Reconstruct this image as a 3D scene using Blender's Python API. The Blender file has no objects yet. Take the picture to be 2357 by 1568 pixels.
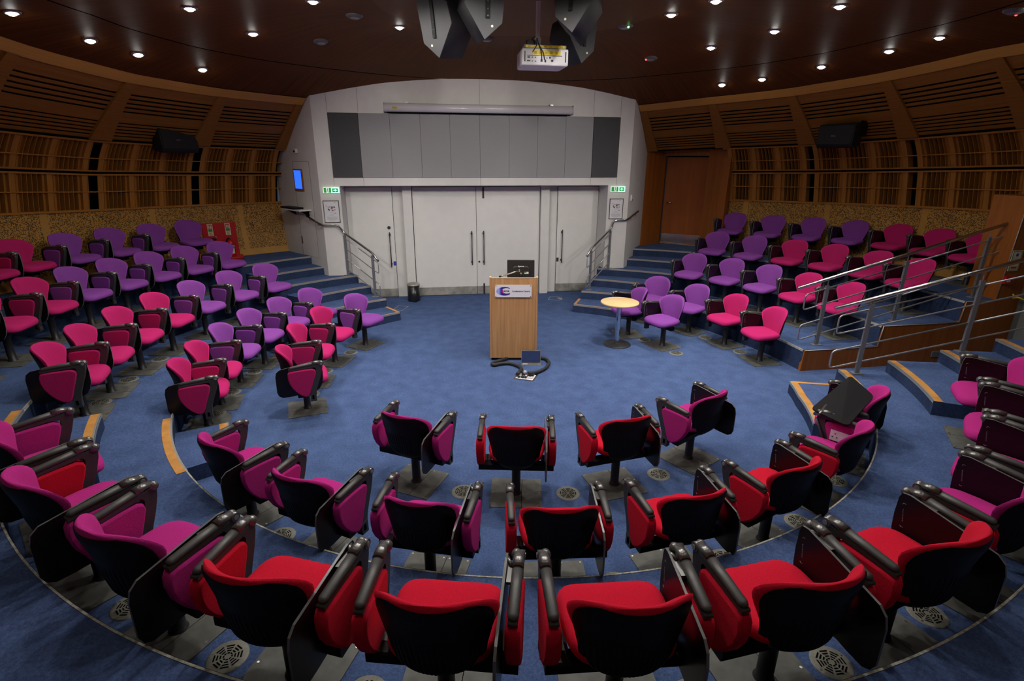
import bpy, math, random
from mathutils import Vector, Matrix
random.seed(7)
R = math.radians
S = bpy.context.scene
COL = S.collection
CX0, CY0 = 0.118, 0.0           # centre of the round auditorium
H = 0.32                        # height of one seating tier

def interp(x, xs, ys):
    if x <= xs[0]: return ys[0]
    for i in range(1, len(xs)):
        if x <= xs[i]:
            t = (x - xs[i-1]) / (xs[i] - xs[i-1]); return ys[i-1] + t * (ys[i] - ys[i-1])
    return ys[-1]
def pol(r, th): return (CX0 + r * math.cos(R(th)), CY0 + r * math.sin(R(th)))
def dang(th): return ((th - 90 + 180) % 360) - 180
def rw(th): return interp(abs(dang(th)), [37,46,55,65,75,90,105,180], [6.96,7.15,7.4,7.65,7.9,8.1,8.2,8.2])
def stretch(th):
    t = dang(th); a = abs(t)
    d = interp(a, [38,52,64,74,80,90,180], [0,.05,.13,.27,.37,.42,.42]) if t > 0 else interp(a, [36,49,63,76,88,180], [0,.1,.18,.3,.42,.42])
    return 1 + d / 2.8
PROF_Z = [.96,1.5,1.77,2.0,2.23,2.58,2.84,3.09,3.49,3.85,3.97]
PROF_O = [-.10,-.02,0,-.03,-.09,-.19,-.33,-.53,-.97,-1.42,-1.57]
def wall_pt(th, z0, inset=0.0):
    r = rw(th) + interp(z0, PROF_Z, PROF_O) - inset
    x, y = pol(r, th); return (x, y, .96 + (z0 - .96) * stretch(th))
def ceil_z(x, y):
    r = math.hypot(x - CX0, y - CY0); th = math.degrees(math.atan2(y - CY0, x - CX0))
    re = rw(th) - 1.5; ze = .96 + 2.96 * stretch(th)
    return ze + (4.62 - ze) * interp(r / re, [0,.48,.776,.843,1.0,1.3], [1,.97,.57,.43,0,-.9])
# ---------------------------------------------------------------- materials
def newmat(name):
    m = bpy.data.materials.new(name); m.use_nodes = True
    nt = m.node_tree; b = nt.nodes['Principled BSDF']; return m, nt, b
def N(nt, t, **kw):
    n = nt.nodes.new(t)
    for k, v in kw.items():
        if k in n.inputs: n.inputs[k].default_value = v
        else: setattr(n, k, v)
    return n
def ramp(nt, stops):
    r = nt.nodes.new('ShaderNodeValToRGB'); e = r.color_ramp.elements
    while len(e) < len(stops): e.new(.5)
    for i, (p, c) in enumerate(stops): e[i].position = p; e[i].color = (*c, 1)
    return r
def plain(name, c, rough=.5, metal=0., noise=0., scale=40., bump=0., emit=None, es=0., coat=0.):
    m, nt, b = newmat(name)
    b.inputs['Base Color'].default_value = (*c, 1); b.inputs['Roughness'].default_value = rough; b.inputs['Metallic'].default_value = metal
    if coat: b.inputs['Coat Weight'].default_value = coat
    if emit: b.inputs['Emission Color'].default_value = (*emit, 1); b.inputs['Emission Strength'].default_value = es
    if noise or bump:
        tc = N(nt, 'ShaderNodeTexCoord'); nz = N(nt, 'ShaderNodeTexNoise', Scale=scale, Detail=3.0)
        nt.links.new(tc.outputs['Object'], nz.inputs['Vector'])
        if noise:
            rp = ramp(nt, [(.3, tuple(v * (1 - noise) for v in c)), (.7, tuple(min(1, v * (1 + noise)) for v in c))])
            nt.links.new(nz.outputs['Fac'], rp.inputs['Fac']); nt.links.new(rp.outputs['Color'], b.inputs['Base Color'])
        if bump:
            bp = N(nt, 'ShaderNodeBump', Strength=bump, Distance=.01); nt.links.new(nz.outputs['Fac'], bp.inputs['Height']); nt.links.new(bp.outputs['Normal'], b.inputs['Normal'])
    return m
def nospec(m, v=.15):
    m.node_tree.nodes['Principled BSDF'].inputs['Specular IOR Level'].default_value = v; return m
def fabric(name, c):
    m = plain(name, c, .95, noise=.16, scale=260., bump=.25)
    b = m.node_tree.nodes['Principled BSDF']; b.inputs['Sheen Weight'].default_value = .25; b.inputs['Sheen Tint'].default_value = (*[min(1, v * 1.6 + .03) for v in c], 1)
    b.inputs['Specular IOR Level'].default_value = .15
    return m
def wood(name, a, bcol, uv=True, su=30., sv=1.2, rough=.45, axis=None, spec=.3):
    m, nt, b = newmat(name)
    tc = N(nt, 'ShaderNodeTexCoord'); mp = N(nt, 'ShaderNodeMapping')
    mp.inputs['Scale'].default_value = axis if axis else (su, sv, 1)
    nt.links.new(tc.outputs['UV' if uv else 'Object'], mp.inputs['Vector'])
    n1 = N(nt, 'ShaderNodeTexNoise', Scale=1.0, Detail=5.0, Roughness=.6); nt.links.new(mp.outputs['Vector'], n1.inputs['Vector'])
    rp = ramp(nt, [(.28, a), (.72, bcol)]); nt.links.new(n1.outputs['Fac'], rp.inputs['Fac'])
    nt.links.new(rp.outputs['Color'], b.inputs['Base Color']); b.inputs['Roughness'].default_value = rough; b.inputs['Specular IOR Level'].default_value = spec
    return m
M = {}
def carpet(name='blue_carpet', k=1.):
    m, nt, b = newmat(name); tc = N(nt, 'ShaderNodeTexCoord')
    n1 = N(nt, 'ShaderNodeTexNoise', Scale=55.0, Detail=4.0, Roughness=.7); n2 = N(nt, 'ShaderNodeTexNoise', Scale=5.0, Detail=3.0); n3 = N(nt, 'ShaderNodeTexNoise', Scale=320.0, Detail=2.0)
    for n in (n1, n2, n3): nt.links.new(tc.outputs['Object'], n.inputs['Vector'])
    r1 = ramp(nt, [(.25, (.043,.071,.170)), (.75, (.098,.152,.308))]); nt.links.new(n1.outputs['Fac'], r1.inputs['Fac'])
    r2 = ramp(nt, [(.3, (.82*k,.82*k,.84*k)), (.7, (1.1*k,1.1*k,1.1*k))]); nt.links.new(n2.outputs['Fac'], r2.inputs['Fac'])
    r3 = ramp(nt, [(.3, (.72,.72,.72)), (.7, (1.3,1.3,1.3))]); nt.links.new(n3.outputs['Fac'], r3.inputs['Fac'])
    x = N(nt, 'ShaderNodeMix', data_type='RGBA', blend_type='MULTIPLY'); x.inputs[0].default_value = 1; nt.links.new(r1.outputs['Color'], x.inputs[6]); nt.links.new(r2.outputs['Color'], x.inputs[7])
    y = N(nt, 'ShaderNodeMix', data_type='RGBA', blend_type='MULTIPLY'); y.inputs[0].default_value = 1; nt.links.new(x.outputs[2], y.inputs[6]); nt.links.new(r3.outputs['Color'], y.inputs[7])
    nt.links.new(y.outputs[2], b.inputs['Base Color']); b.inputs['Roughness'].default_value = 1; b.inputs['Specular IOR Level'].default_value = .08
    bp = N(nt, 'ShaderNodeBump', Strength=.5, Distance=.006); nt.links.new(n3.outputs['Fac'], bp.inputs['Height']); nt.links.new(bp.outputs['Normal'], b.inputs['Normal'])
    return m
def perforated():
    m, nt, b = newmat('perforated_wood'); tc = N(nt, 'ShaderNodeTexCoord')
    mp = N(nt, 'ShaderNodeMapping'); mp.inputs['Scale'].default_value = (80, 80, 1); nt.links.new(tc.outputs['UV'], mp.inputs['Vector'])
    fl = N(nt, 'ShaderNodeVectorMath', operation='FLOOR'); nt.links.new(mp.outputs['Vector'], fl.inputs[0])
    wn = N(nt, 'ShaderNodeTexWhiteNoise', noise_dimensions='2D'); nt.links.new(fl.outputs['Vector'], wn.inputs['Vector'])
    gt = N(nt, 'ShaderNodeMath', operation='GREATER_THAN'); gt.inputs[1].default_value = .6; nt.links.new(wn.outputs['Value'], gt.inputs[0])
    fr = N(nt, 'ShaderNodeVectorMath', operation='FRACTION'); nt.links.new(mp.outputs['Vector'], fr.inputs[0])
    sx = N(nt, 'ShaderNodeSeparateXYZ'); nt.links.new(fr.outputs['Vector'], sx.inputs[0])
    def cmp(o, op, v):
        q = N(nt, 'ShaderNodeMath', operation=op); q.inputs[1].default_value = v; nt.links.new(o, q.inputs[0]); return q.outputs[0]
    def mul(p, q):
        k = N(nt, 'ShaderNodeMath', operation='MULTIPLY'); nt.links.new(p, k.inputs[0]); nt.links.new(q, k.inputs[1]); return k.outputs[0]
    hole = mul(gt.outputs[0], mul(cmp(sx.outputs[0], 'GREATER_THAN', .12), cmp(sx.outputs[1], 'GREATER_THAN', .2)))
    suv = N(nt, 'ShaderNodeSeparateXYZ'); nt.links.new(tc.outputs['UV'], suv.inputs[0])
    hole = mul(hole, cmp(suv.outputs[1], 'GREATER_THAN', .13))
    # plain joint strip between sheets: sheet width 1.62 m along the wall
    md = N(nt, 'ShaderNodeMath', operation='MODULO'); md.inputs[1].default_value = 1.62; nt.links.new(suv.outputs[0], md.inputs[0])
    hole = mul(hole, cmp(md.outputs[0], 'GREATER_THAN', .10))
    n1 = N(nt, 'ShaderNodeTexNoise', Scale=3.0, Detail=3.0); nt.links.new(tc.outputs['UV'], n1.inputs['Vector'])
    rp = ramp(nt, [(.3, (.46,.225,.035)), (.7, (.56,.285,.052))]); nt.links.new(n1.outputs['Fac'], rp.inputs['Fac'])
    mx = N(nt, 'ShaderNodeMix', data_type='RGBA'); mx.inputs[7].default_value = (.012,.006,.003,1)
    nt.links.new(hole, mx.inputs[0]); nt.links.new(rp.outputs['Color'], mx.inputs[6]); nt.links.new(mx.outputs[2], b.inputs['Base Color'])
    b.inputs['Roughness'].default_value = .6
    bp = N(nt, 'ShaderNodeBump', Strength=.6, Distance=.01, invert=True); nt.links.new(hole, bp.inputs['Height']); nt.links.new(bp.outputs['Normal'], b.inputs['Normal'])
    return m
M['carpet'] = carpet(); M['perf'] = perforated()
M['riser'] = carpet('blue_carpet_riser_shaded', .5)  # same carpet darkened: shade of the vertical faces put into the colour
M['red'] = fabric('red_wool', (.56,.008,.030)); M['magenta'] = fabric('magenta_wool', (.45,.022,.205)); M['pink'] = fabric('crimson_pink_wool', (.47,.016,.130)); M['purple'] = fabric('purple_wool', (.235,.058,.315))
M['black'] = nospec(plain('black_plastic', (.007,.007,.008), .5, noise=.2, scale=120.), .18)
M['blacksatin'] = nospec(plain('black_laminate', (.008,.005,.006), .28, noise=.1), .3)
M['tabedge'] = plain('pale_edge', (.13,.13,.13), .25)
M['grey'] = plain('charcoal_metal', (.060,.058,.056), .42, metal=.35, noise=.12, scale=90.)
M['pad'] = plain('armrest_rubber', (.050,.048,.046), .45, noise=.1, scale=80.)
M['joint'] = plain('grey_joint', (.17,.165,.16), .26, metal=.65)
M['post'] = plain('post_paint', (.022,.022,.024), .45, noise=.15, scale=60.)
M['plate'] = plain('floor_plate', (.105,.105,.092), .6, noise=.2, scale=14.)
M['screw'] = plain('screw_steel', (.5,.5,.5), .3, metal=1.)
M['dark'] = nospec(plain('dark_gap', (.004,.004,.004), 1.), 0.)
M['vent'] = plain('vent_resin', (.185,.18,.145), .55, noise=.15, scale=60.)
M['white'] = plain('white_paint', (.66,.64,.61), .55, noise=.03, scale=6., bump=.04)
M['whitedoor'] = plain('white_laminate', (.70,.68,.65), .42, noise=.025, scale=5.)
M['line'] = plain('joint_line', (.20,.19,.18), .7)
M['panelgrey'] = plain('grey_felt', (.30,.295,.30), .95, noise=.06, scale=150., bump=.1)
M['paneldark'] = plain('charcoal_felt', (.068,.068,.070), .95, noise=.12, scale=150., bump=.1)
M['steel'] = plain('brushed_steel', (.55,.55,.53), .24, metal=1., noise=.1, scale=30.)
M['kick'] = plain('kick_steel', (.40,.38,.33), .5, metal=.55, noise=.3, scale=7.)
M['railpost'] = plain('grey_rail_paint', (.22,.23,.25), .4, metal=.3)
M['railbar'] = plain('silver_bar', (.50,.51,.53), .28, metal=.8)
M['handledark'] = plain('dark_steel', (.10,.09,.085), .3, metal=.8)
M['ceilwood'] = wood('ceiling_veneer', (.085,.027,.006), (.175,.060,.015), su=26., sv=.5, rough=.55, spec=.1)
M['ceilwood2'] = wood('ceiling_veneer_disc', (.13,.050,.015), (.19,.076,.026), su=26., sv=.5, rough=.55, spec=.12)
M['wallwood'] = wood('amber_veneer', (.25,.098,.012), (.35,.145,.020), su=.8, sv=30., rough=.5)
M['cornice'] = wood('cornice_veneer_lit', (.58,.28,.05), (.68,.34,.075), su=.8, sv=30., rough=.45)  # lightened veneer: the glow along the ledge is put into its colour
M['finwood'] = wood('fin_veneer', (.36,.145,.020), (.48,.20,.034), su=20., sv=1., rough=.55)
M['wellwood'] = wood('well_shade', (.014,.005,.002), (.030,.010,.004), su=20., sv=1., rough=.6)  # shade of the deep wells put into the veneer colour
M['cherry'] = wood('cherry_veneer', (.25,.070,.010), (.37,.118,.018), uv=False, axis=(14,14,.7), rough=.4)
M['cherrydoor'] = wood('cherry_door', (.29,.074,.012), (.38,.108,.018), uv=False, axis=(9,9,.6), rough=.35)
M['oak'] = wood('oak_veneer', (.43,.215,.082), (.62,.35,.155), uv=False, axis=(34,34,1.3), rough=.45)
M['oaklight'] = plain('pale_edge_wood', (.70,.55,.36), .4)
M['nosing'] = wood('nosing_wood', (.46,.20,.045), (.66,.32,.085), uv=False, axis=(9,9,9), rough=.45)
M['alu'] = plain('aluminium_edge', (.42,.42,.40), .4, metal=.5)
M['seam'] = plain('pale_carpet_edge', (.42,.42,.36), .9, noise=.4, scale=60.)
M['maple'] = wood('maple_top', (.72,.48,.22), (.80,.58,.30), uv=False, axis=(4,18,4), rough=.35)
M['fire'] = plain('fire_red', (.50,.004,.006), .4)
M['cream'] = plain('cream_card', (.68,.62,.42), .6)
M['paper'] = plain('white_card', (.66,.65,.68), .5)
M['ink'] = plain('black_ink', (.02,.02,.025), .6)
M['greyink'] = plain('grey_ink', (.40,.40,.41), .6)
M['redink'] = plain('red_ink', (.45,.05,.025), .6)
M['greenink'] = plain('green_ink', (.05,.22,.05), .6)
M['navyink'] = plain('navy_ink', (.03,.045,.33), .5)
M['skyink'] = plain('pale_blue_ink', (.28,.32,.72), .5)
M['magentaink'] = plain('magenta_ink', (.45,.02,.28), .5)
M['exitgreen'] = plain('exit_green', (.01,.16,.035), .4, emit=(.02,.45,.08), es=.25)
M['exitglow'] = plain('exit_lit', (.2,.9,.35), .4, emit=(.15,1.,.32), es=2.2)
M['exitwhite'] = plain('exit_white', (.8,.85,.8), .4, emit=(.7,.9,.75), es=.35)
M['bluescreen'] = plain('blue_screen', (.02,.08,.6), .3, emit=(.02,.11,1.), es=.95)
M['lamp'] = plain('lamp_lens', (1,1,1), .3, emit=(1,.97,.9), es=32.)
M['trim'] = plain('downlight_ring', (.28,.27,.27), .3, metal=.3)
M['sensor'] = plain('grey_grille', (.13,.125,.12), .6, noise=.3, scale=150.)
M['ledred'] = plain('red_led', (.6,.02,.02), .3, emit=(1,.03,.02), es=6.)
M['ledgreen'] = plain('green_led', (.02,.6,.1), .3, emit=(.1,1,.2), es=6.)
M['spk'] = plain('speaker_paint', (.020,.020,.022), .6, noise=.25, scale=200., bump=.1)
M['spkside'] = plain('speaker_side', (.030,.030,.033), .6, noise=.2, scale=200.)
M['spkblack'] = plain('speaker_grille', (.006,.006,.007), .75, noise=.3, scale=300.)
M['proj'] = plain('projector_white', (.74,.73,.75), .4)
M['projgrey'] = plain('projector_grey', (.32,.31,.36), .5)
M['yellow'] = plain('warning_yellow', (.80,.60,.02), .5)
M['moncase'] = plain('monitor_case', (.016,.015,.015), .4, noise=.3, scale=250.)
M['lidcarpet'] = plain('lid_carpet', (.022,.040,.125), 1., noise=.3, scale=160.)
M['doorgrey'] = plain('grey_door', (.17,.175,.165), .5)
M['doorframe'] = plain('grey_frame', (.085,.085,.082), .5)
M['ribbon'] = plain('yellow_ribbon', (.62,.48,.02), .6)
M['binblack'] = plain('bin_black', (.012,.013,.015), .28)
# ---------------------------------------------------------------- mesh building
class MB:
    def __init__(s): s.v=[]; s.f=[]; s.m=[]; s.uv={}; s.sm=[]
    def add(s, vs, fs, mi=0, uvs=None, smooth=False):
        o = len(s.v); s.v += [tuple(v) for v in vs]
        for f in fs:
            if uvs: s.uv[len(s.f)] = [uvs[i] for i in f]
            s.f.append(tuple(i + o for i in f)); s.m.append(mi); s.sm.append(smooth)
        return s
    def box(s, c, d, mi=0, rz=0., mat=None):
        x, y, z = (k / 2 for k in d)
        vs = [Vector((a * x, b * y, e * z)) for e in (-1, 1) for b in (-1, 1) for a in (-1, 1)]
        if mat is not None: vs = [mat @ v for v in vs]
        if rz: vs = [Matrix.Rotation(rz, 3, 'Z') @ v for v in vs]
        vs = [v + Vector(c) for v in vs]
        return s.add(vs, [(0,2,3,1),(4,5,7,6),(0,1,5,4),(2,6,7,3),(0,4,6,2),(1,3,7,5)], mi)
    def boxb(s, x0, x1, y0, y1, z0, z1, mi=0): return s.box(((x0+x1)/2,(y0+y1)/2,(z0+z1)/2),(x1-x0,y1-y0,z1-z0),mi)
    def tube(s, pts, r, n=10, mi=0, caps=True, smooth=True, rr=None):
        pts = [Vector(p) for p in pts]; rings = []; up = None
        for i, p in enumerate(pts):
            a = pts[max(0, i-1)]; b = pts[min(len(pts)-1, i+1)]; d = (b - a).normalized()
            if up is None:
                up = Vector((0,0,1)) if abs(d.z) < .95 else Vector((1,0,0))
            e1 = d.cross(up)
            if e1.length < 1e-4: e1 = d.cross(Vector((0,1,0)))
            e1.normalize(); e2 = e1.cross(d).normalized(); up = e2
            q = rr[i] if rr else r
            rings.append([p + e1 * (q * math.cos(2*math.pi*k/n)) + e2 * (q * math.sin(2*math.pi*k/n)) for k in range(n)])
        vs = [v for g in rings for v in g]; fs = []
        for i in range(len(rings)-1):
            for k in range(n): fs.append((i*n+k, i*n+(k+1)%n, (i+1)*n+(k+1)%n, (i+1)*n+k))
        s.add(vs, fs, mi, smooth=smooth)
        if caps:
            o = len(s.v) - len(vs)
            s.f.append(tuple(o + k for k in reversed(range(n)))); s.m.append(mi); s.sm.append(False)
            s.f.append(tuple(o + (len(rings)-1)*n + k for k in range(n))); s.m.append(mi); s.sm.append(False)
        return s
    def lathe(s, prof, n=24, c=(0,0,0), mi=0, smooth=True, sx=1., sy=1.):
        vs = []; fs = []
        for r, z in prof:
            for k in range(n):
                a = 2*math.pi*k/n; vs.append((c[0]+r*sx*math.cos(a), c[1]+r*sy*math.sin(a), c[2]+z))
        for i in range(len(prof)-1):
            for k in range(n): fs.append((i*n+k, i*n+(k+1)%n, (i+1)*n+(k+1)%n, (i+1)*n+k))
        return s.add(vs, fs, mi, smooth=smooth)
    def cyl(s, c, r, z0, z1, n=20, mi=0): return s.lathe([(0,z0),(r,z0),(r,z0),(r,z1),(r,z1),(0,z1)], n, c, mi, smooth=False)
    def sphere(s, c, r, mi=0, n=12, sc=(1,1,1)):
        k = 8; prof = [(r*math.sin(math.pi*i/k), -r*math.cos(math.pi*i/k)) for i in range(k+1)]
        o = len(s.v); s.lathe(prof, n, (0,0,0), mi)
        for i in range(o, len(s.v)):
            v = s.v[i]; s.v[i] = (c[0]+v[0]*sc[0], c[1]+v[1]*sc[1], c[2]+v[2]*sc[2])
        return s
    def grid(s, nu, nv, f, uvf=None, mi=0, smooth=True, flip=False):
        vs = []; uvs = []
        for j in range(nv+1):
            for i in range(nu+1):
                vs.append(f(i/nu, j/nv)); uvs.append(uvf(i/nu, j/nv) if uvf else (i/nu, j/nv))
        fs = []
        for j in range(nv):
            for i in range(nu):
                a = j*(nu+1)+i; q = (a, a+1, a+nu+2, a+nu+1); fs.append(q[::-1] if flip else q)
        return s.add(vs, fs, mi, uvs, smooth)
    def prism(s, poly, a, b, axes='yzx', mi=0, bev=0., mi_side=None, smooth=False):
        """polygon in the first two axes, extruded along the third from a to b; bev insets rounded rims"""
        idx = {'x':0,'y':1,'z':2}; A, B, C_ = (idx[k] for k in axes); n = len(poly)
        cx = sum(p[0] for p in poly)/n; cy = sum(p[1] for p in poly)/n
        def inset(d):
            out = []
            for i in range(n):
                p0, p1, p2 = poly[i-1], poly[i], poly[(i+1)%n]
                t = Vector((p2[0]-p0[0], p2[1]-p0[1]));
                nn = Vector((t.y, -t.x)); nn = nn.normalized() if nn.length else nn
                if nn.dot(Vector((p1[0]-cx, p1[1]-cy))) < 0: nn = -nn
                out.append((p1[0]-nn.x*d, p1[1]-nn.y*d))
            return out
        lv = [(a, 0.), (b, 0.)] if not bev else [(a, bev), (a+bev*.3*(1 if b>a else -1), bev*.3), (a+bev*(1 if b>a else -1), 0), (b-bev*(1 if b>a else -1), 0), (b-bev*.3*(1 if b>a else -1), bev*.3), (b, bev)]
        vs = []
        for h, d in lv:
            for p in (inset(d) if d else poly):
                v = [0,0,0]; v[A]=p[0]; v[B]=p[1]; v[C_]=h; vs.append(v)
        fs = []
        for l in range(len(lv)-1):
            for i in range(n): fs.append((l*n+i, l*n+(i+1)%n, (l+1)*n+(i+1)%n, (l+1)*n+i))
        s.add(vs, fs, mi if mi_side is None else mi_side, smooth=smooth or bool(bev))
        o = len(s.v) - len(vs)
        s.f.append(tuple(o+i for i in reversed(range(n)))); s.m.append(mi); s.sm.append(False)
        s.f.append(tuple(o+(len(lv)-1)*n+i for i in range(n))); s.m.append(mi); s.sm.append(False)
        return s
    def mesh(s, name, mats, recalc=True):
        me = bpy.data.meshes.new(name); me.from_pydata(s.v, [], s.f); me.update()
        if s.uv:
            uvl = me.uv_layers.new(name='UVMap')
            for p in me.polygons:
                u = s.uv.get(p.index)
                if u:
                    for li, q in zip(p.loop_indices, u): uvl.data[li].uv = q
        for m in mats: me.materials.append(m)
        for p, mi, sm in zip(me.polygons, s.m, s.sm): p.material_index = mi; p.use_smooth = sm
        if recalc:
            import bmesh
            bm = bmesh.new(); bm.from_mesh(me); bmesh.ops.recalc_face_normals(bm, faces=bm.faces); bm.to_mesh(me); bm.free()
        return me
    def obj(s, name, mats, parent=None, recalc=True, **kw):
        if not isinstance(mats, (list, tuple)): mats = [mats]
        return link(name, s.mesh(name, mats, recalc), parent, **kw)
def link(name, data, parent=None, label=None, cat=None, group=None, kind=None, loc=None, rz=None):
    o = bpy.data.objects.new(name, data); COL.objects.link(o)
    if parent is not None: o.parent = parent
    if label: o['label'] = label
    if cat: o['category'] = cat
    if group: o['group'] = group
    if kind: o['kind'] = kind
    if loc is not None: o.location = loc
    if rz is not None: o.rotation_euler = (0, 0, rz)
    return o
def thing(name, label, cat, loc=(0,0,0), rz=0., group=None): return link(name, None, None, label, cat, group, None, loc, rz)
def struct(name, mb, mats, parent=None, recalc=True):
    return mb.obj(name, mats, parent, recalc, kind=None if parent is not None else 'structure')
def text(name, body, size, m, parent, mat4, extr=.0006, bold=0., spacing=1., align='LEFT'):
    cu = bpy.data.curves.new(name, 'FONT'); cu.body = body; cu.size = size; cu.extrude = extr; cu.offset = bold; cu.space_character = spacing; cu.align_x = align; cu.resolution_u = 3
    tmp = bpy.data.objects.new(name, cu); COL.objects.link(tmp); dg = bpy.context.evaluated_depsgraph_get(); dg.update()
    me = bpy.data.meshes.new_from_object(tmp.evaluated_get(dg)); bpy.data.objects.remove(tmp); me.materials.clear(); me.materials.append(m)
    o = link(name, me, parent); o.matrix_local = mat4; return o
FACE_Y = Matrix(((1,0,0),(0,0,-1),(0,1,0))).to_4x4()      # text standing upright, read from -Y
# ================================================================ SETTING
b = MB(); b.add([(-9.6,-9.6,0),(9.6,-9.6,0),(9.6,4.9,0),(-9.6,4.9,0)], [(0,1,2,3)]); struct('floor', b, M['carpet'])
def R1(th):
    t = dang(th); a = abs(t)
    return interp(a, [28,40,50,70,90,100], [3.95,4.03,4.06,4.14,4.2,4.2]) if t > 0 else interp(a, [28,38,78,95,106,180], [3.95,4.03,3.98,4.09,4.2,4.2])
def R2(th):
    t = dang(th); a = abs(t)
    return interp(a, [30,32,49,65,75,90], [4.90,4.93,5.10,5.25,5.35,5.37]) if t > 0 else interp(a, [30,48,70,95,106,180], [4.87,5.10,5.2,5.28,5.38,5.37])
def R3(th):
    t = dang(th); a = abs(t)
    return interp(a, [36,51,60,75,95], [5.91,6.04,6.25,6.53,6.55]) if t > 0 else interp(a, [35,48,62,81,95,106], [5.85,6.16,6.3,6.53,6.58,6.55])
def Rw(th): return rw(th) - .06
def tier(name, fi, fo, t0, t1, z, ends=(True, True), yend=None):
    """ring sector from t0 to t1 (degrees, increasing): top, curved riser and end faces"""
    n = max(8, int((t1 - t0) / 1.5)); b = MB()
    def P(u, f):
        t = t0+u*(t1-t0); r = f(t); x, y = pol(r, t)
        if yend is not None and y < yend: y = yend; x = CX0 + math.sqrt(r*r-y*y)
        return (x, y)
    b.grid(n, 1, lambda u, v: (*P(u, fi if v == 0 else fo), z), smooth=False)
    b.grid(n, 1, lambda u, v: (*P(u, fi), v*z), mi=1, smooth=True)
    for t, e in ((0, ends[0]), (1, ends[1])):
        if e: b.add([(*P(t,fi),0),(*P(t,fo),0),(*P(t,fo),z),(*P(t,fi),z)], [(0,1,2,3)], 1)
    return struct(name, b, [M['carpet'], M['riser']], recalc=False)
AIS = 344.5                      # aisle beside the entrance passage
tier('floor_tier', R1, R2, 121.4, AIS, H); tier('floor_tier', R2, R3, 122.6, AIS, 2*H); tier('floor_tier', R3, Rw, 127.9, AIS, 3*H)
Y_W = -.42                       # timber side of the entrance passage
def wood_end(f, ): return -math.degrees(math.asin((-Y_W) / f(-5)))
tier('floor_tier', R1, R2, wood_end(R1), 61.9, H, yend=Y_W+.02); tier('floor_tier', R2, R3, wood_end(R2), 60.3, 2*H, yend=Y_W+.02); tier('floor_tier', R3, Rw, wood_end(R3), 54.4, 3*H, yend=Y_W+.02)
# half-height steps
def hstep(name, r0, r1, t0, t1, z): return tier(name, (lambda t: r0(t) if callable(r0) else r0), r1, t0, t1, z)
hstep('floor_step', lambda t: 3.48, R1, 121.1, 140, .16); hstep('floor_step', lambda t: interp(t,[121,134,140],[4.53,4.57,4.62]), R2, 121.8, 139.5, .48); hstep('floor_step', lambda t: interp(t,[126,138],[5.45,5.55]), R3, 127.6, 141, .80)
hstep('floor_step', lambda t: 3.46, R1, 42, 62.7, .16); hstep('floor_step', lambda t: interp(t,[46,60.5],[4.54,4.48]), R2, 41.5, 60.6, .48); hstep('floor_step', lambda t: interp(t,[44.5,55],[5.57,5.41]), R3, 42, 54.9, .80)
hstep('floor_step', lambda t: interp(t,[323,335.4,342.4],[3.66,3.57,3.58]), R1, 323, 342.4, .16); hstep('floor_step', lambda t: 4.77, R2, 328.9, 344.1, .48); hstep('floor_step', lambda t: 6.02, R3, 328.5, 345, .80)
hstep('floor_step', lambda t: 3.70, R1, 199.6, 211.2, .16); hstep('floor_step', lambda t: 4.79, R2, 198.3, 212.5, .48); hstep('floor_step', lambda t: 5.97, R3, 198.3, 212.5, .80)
# nosings
def arc_strip(name, f, t0, t1, z, w, m, h=.004, parent=None, edge=None):
    n = max(3, int((t1-t0)/1.2)); b = MB()
    for (a, c, mi) in ([(0., w, 0)] if not edge else [(edge, w, 0), (-.004, edge, 1)]):
        b.grid(n, 1, lambda u, v: (*pol(f(t0+u*(t1-t0)) + (a if v == 0 else c), t0+u*(t1-t0)), z+h), mi=mi)
        b.grid(n, 1, lambda u, v: (*pol(f(t0+u*(t1-t0)) + a - .002, t0+u*(t1-t0)), z+h-v*.03), mi=mi)
    return struct(name, b, [m, M['alu']], parent, recalc=False)
k_ = [0]
def nos(f, t0, t1, z, w=.055):
    k_[0] += 1; arc_strip('trim_%d' % k_[0], f, t0, t1, z, w, M['nosing'], edge=.014)
for a in ((lambda t: 3.48,121.3,140,.16),(R1,121.5,141,.32),(lambda t: interp(t,[121,134,140],[4.53,4.57,4.62]),122,139.5,.48),(R2,122.7,142,.64),(lambda t: interp(t,[126,138],[5.45,5.55]),127.7,141,.80),(R3,128,143,.96),
          (lambda t: 3.46,42,62.5,.16),(R1,42,61.8,.32),(lambda t: interp(t,[46,60.5],[4.54,4.48]),41.5,60.4,.48),(R2,42,60.2,.64),(lambda t: interp(t,[44.5,55],[5.57,5.41]),42,54.7,.80),(R3,42.4,54.3,.96)): nos(*a, w=.032)
for a in ((lambda t: interp(t,[323,335.4,342.4],[3.66,3.57,3.58]),323,342.3,.16),(R1,327,344,.32),(lambda t: 4.77,328.9,344,.48),(R2,328.5,344.4,.64),(lambda t: 6.02,328.5,345,.80),(R3,328,344.4,.96),
          (lambda t: 3.70,199.6,211.2,.16),(R1,199,216,.32),(lambda t: 4.79,198.3,212.5,.48),(R2,198,213,.64),(R3,198,213,.96)): nos(*a, w=.085)
# side nosing of the lowest stair blocks
def bar_on(name, p, q, w, m, z):
    p = Vector((*p, z)); q = Vector((*q, z)); d = (q-p); L = d.length; b = MB(); b.box((p+q)/2, (L, w, .008), rz=math.atan2(d.y, d.x)); return struct(name, b, m)
for nm, (ra, rb, th, z) in (('trim_40', (3.48, 4.0, 121.6, .161)), ('trim_41', (3.46, 3.93, 62.2, .161)), ('trim_42', (3.6, 4.15, 342.0, .161))): bar_on(nm, pol(ra, th), pol(rb, th), .05, M['nosing'], z)
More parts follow.
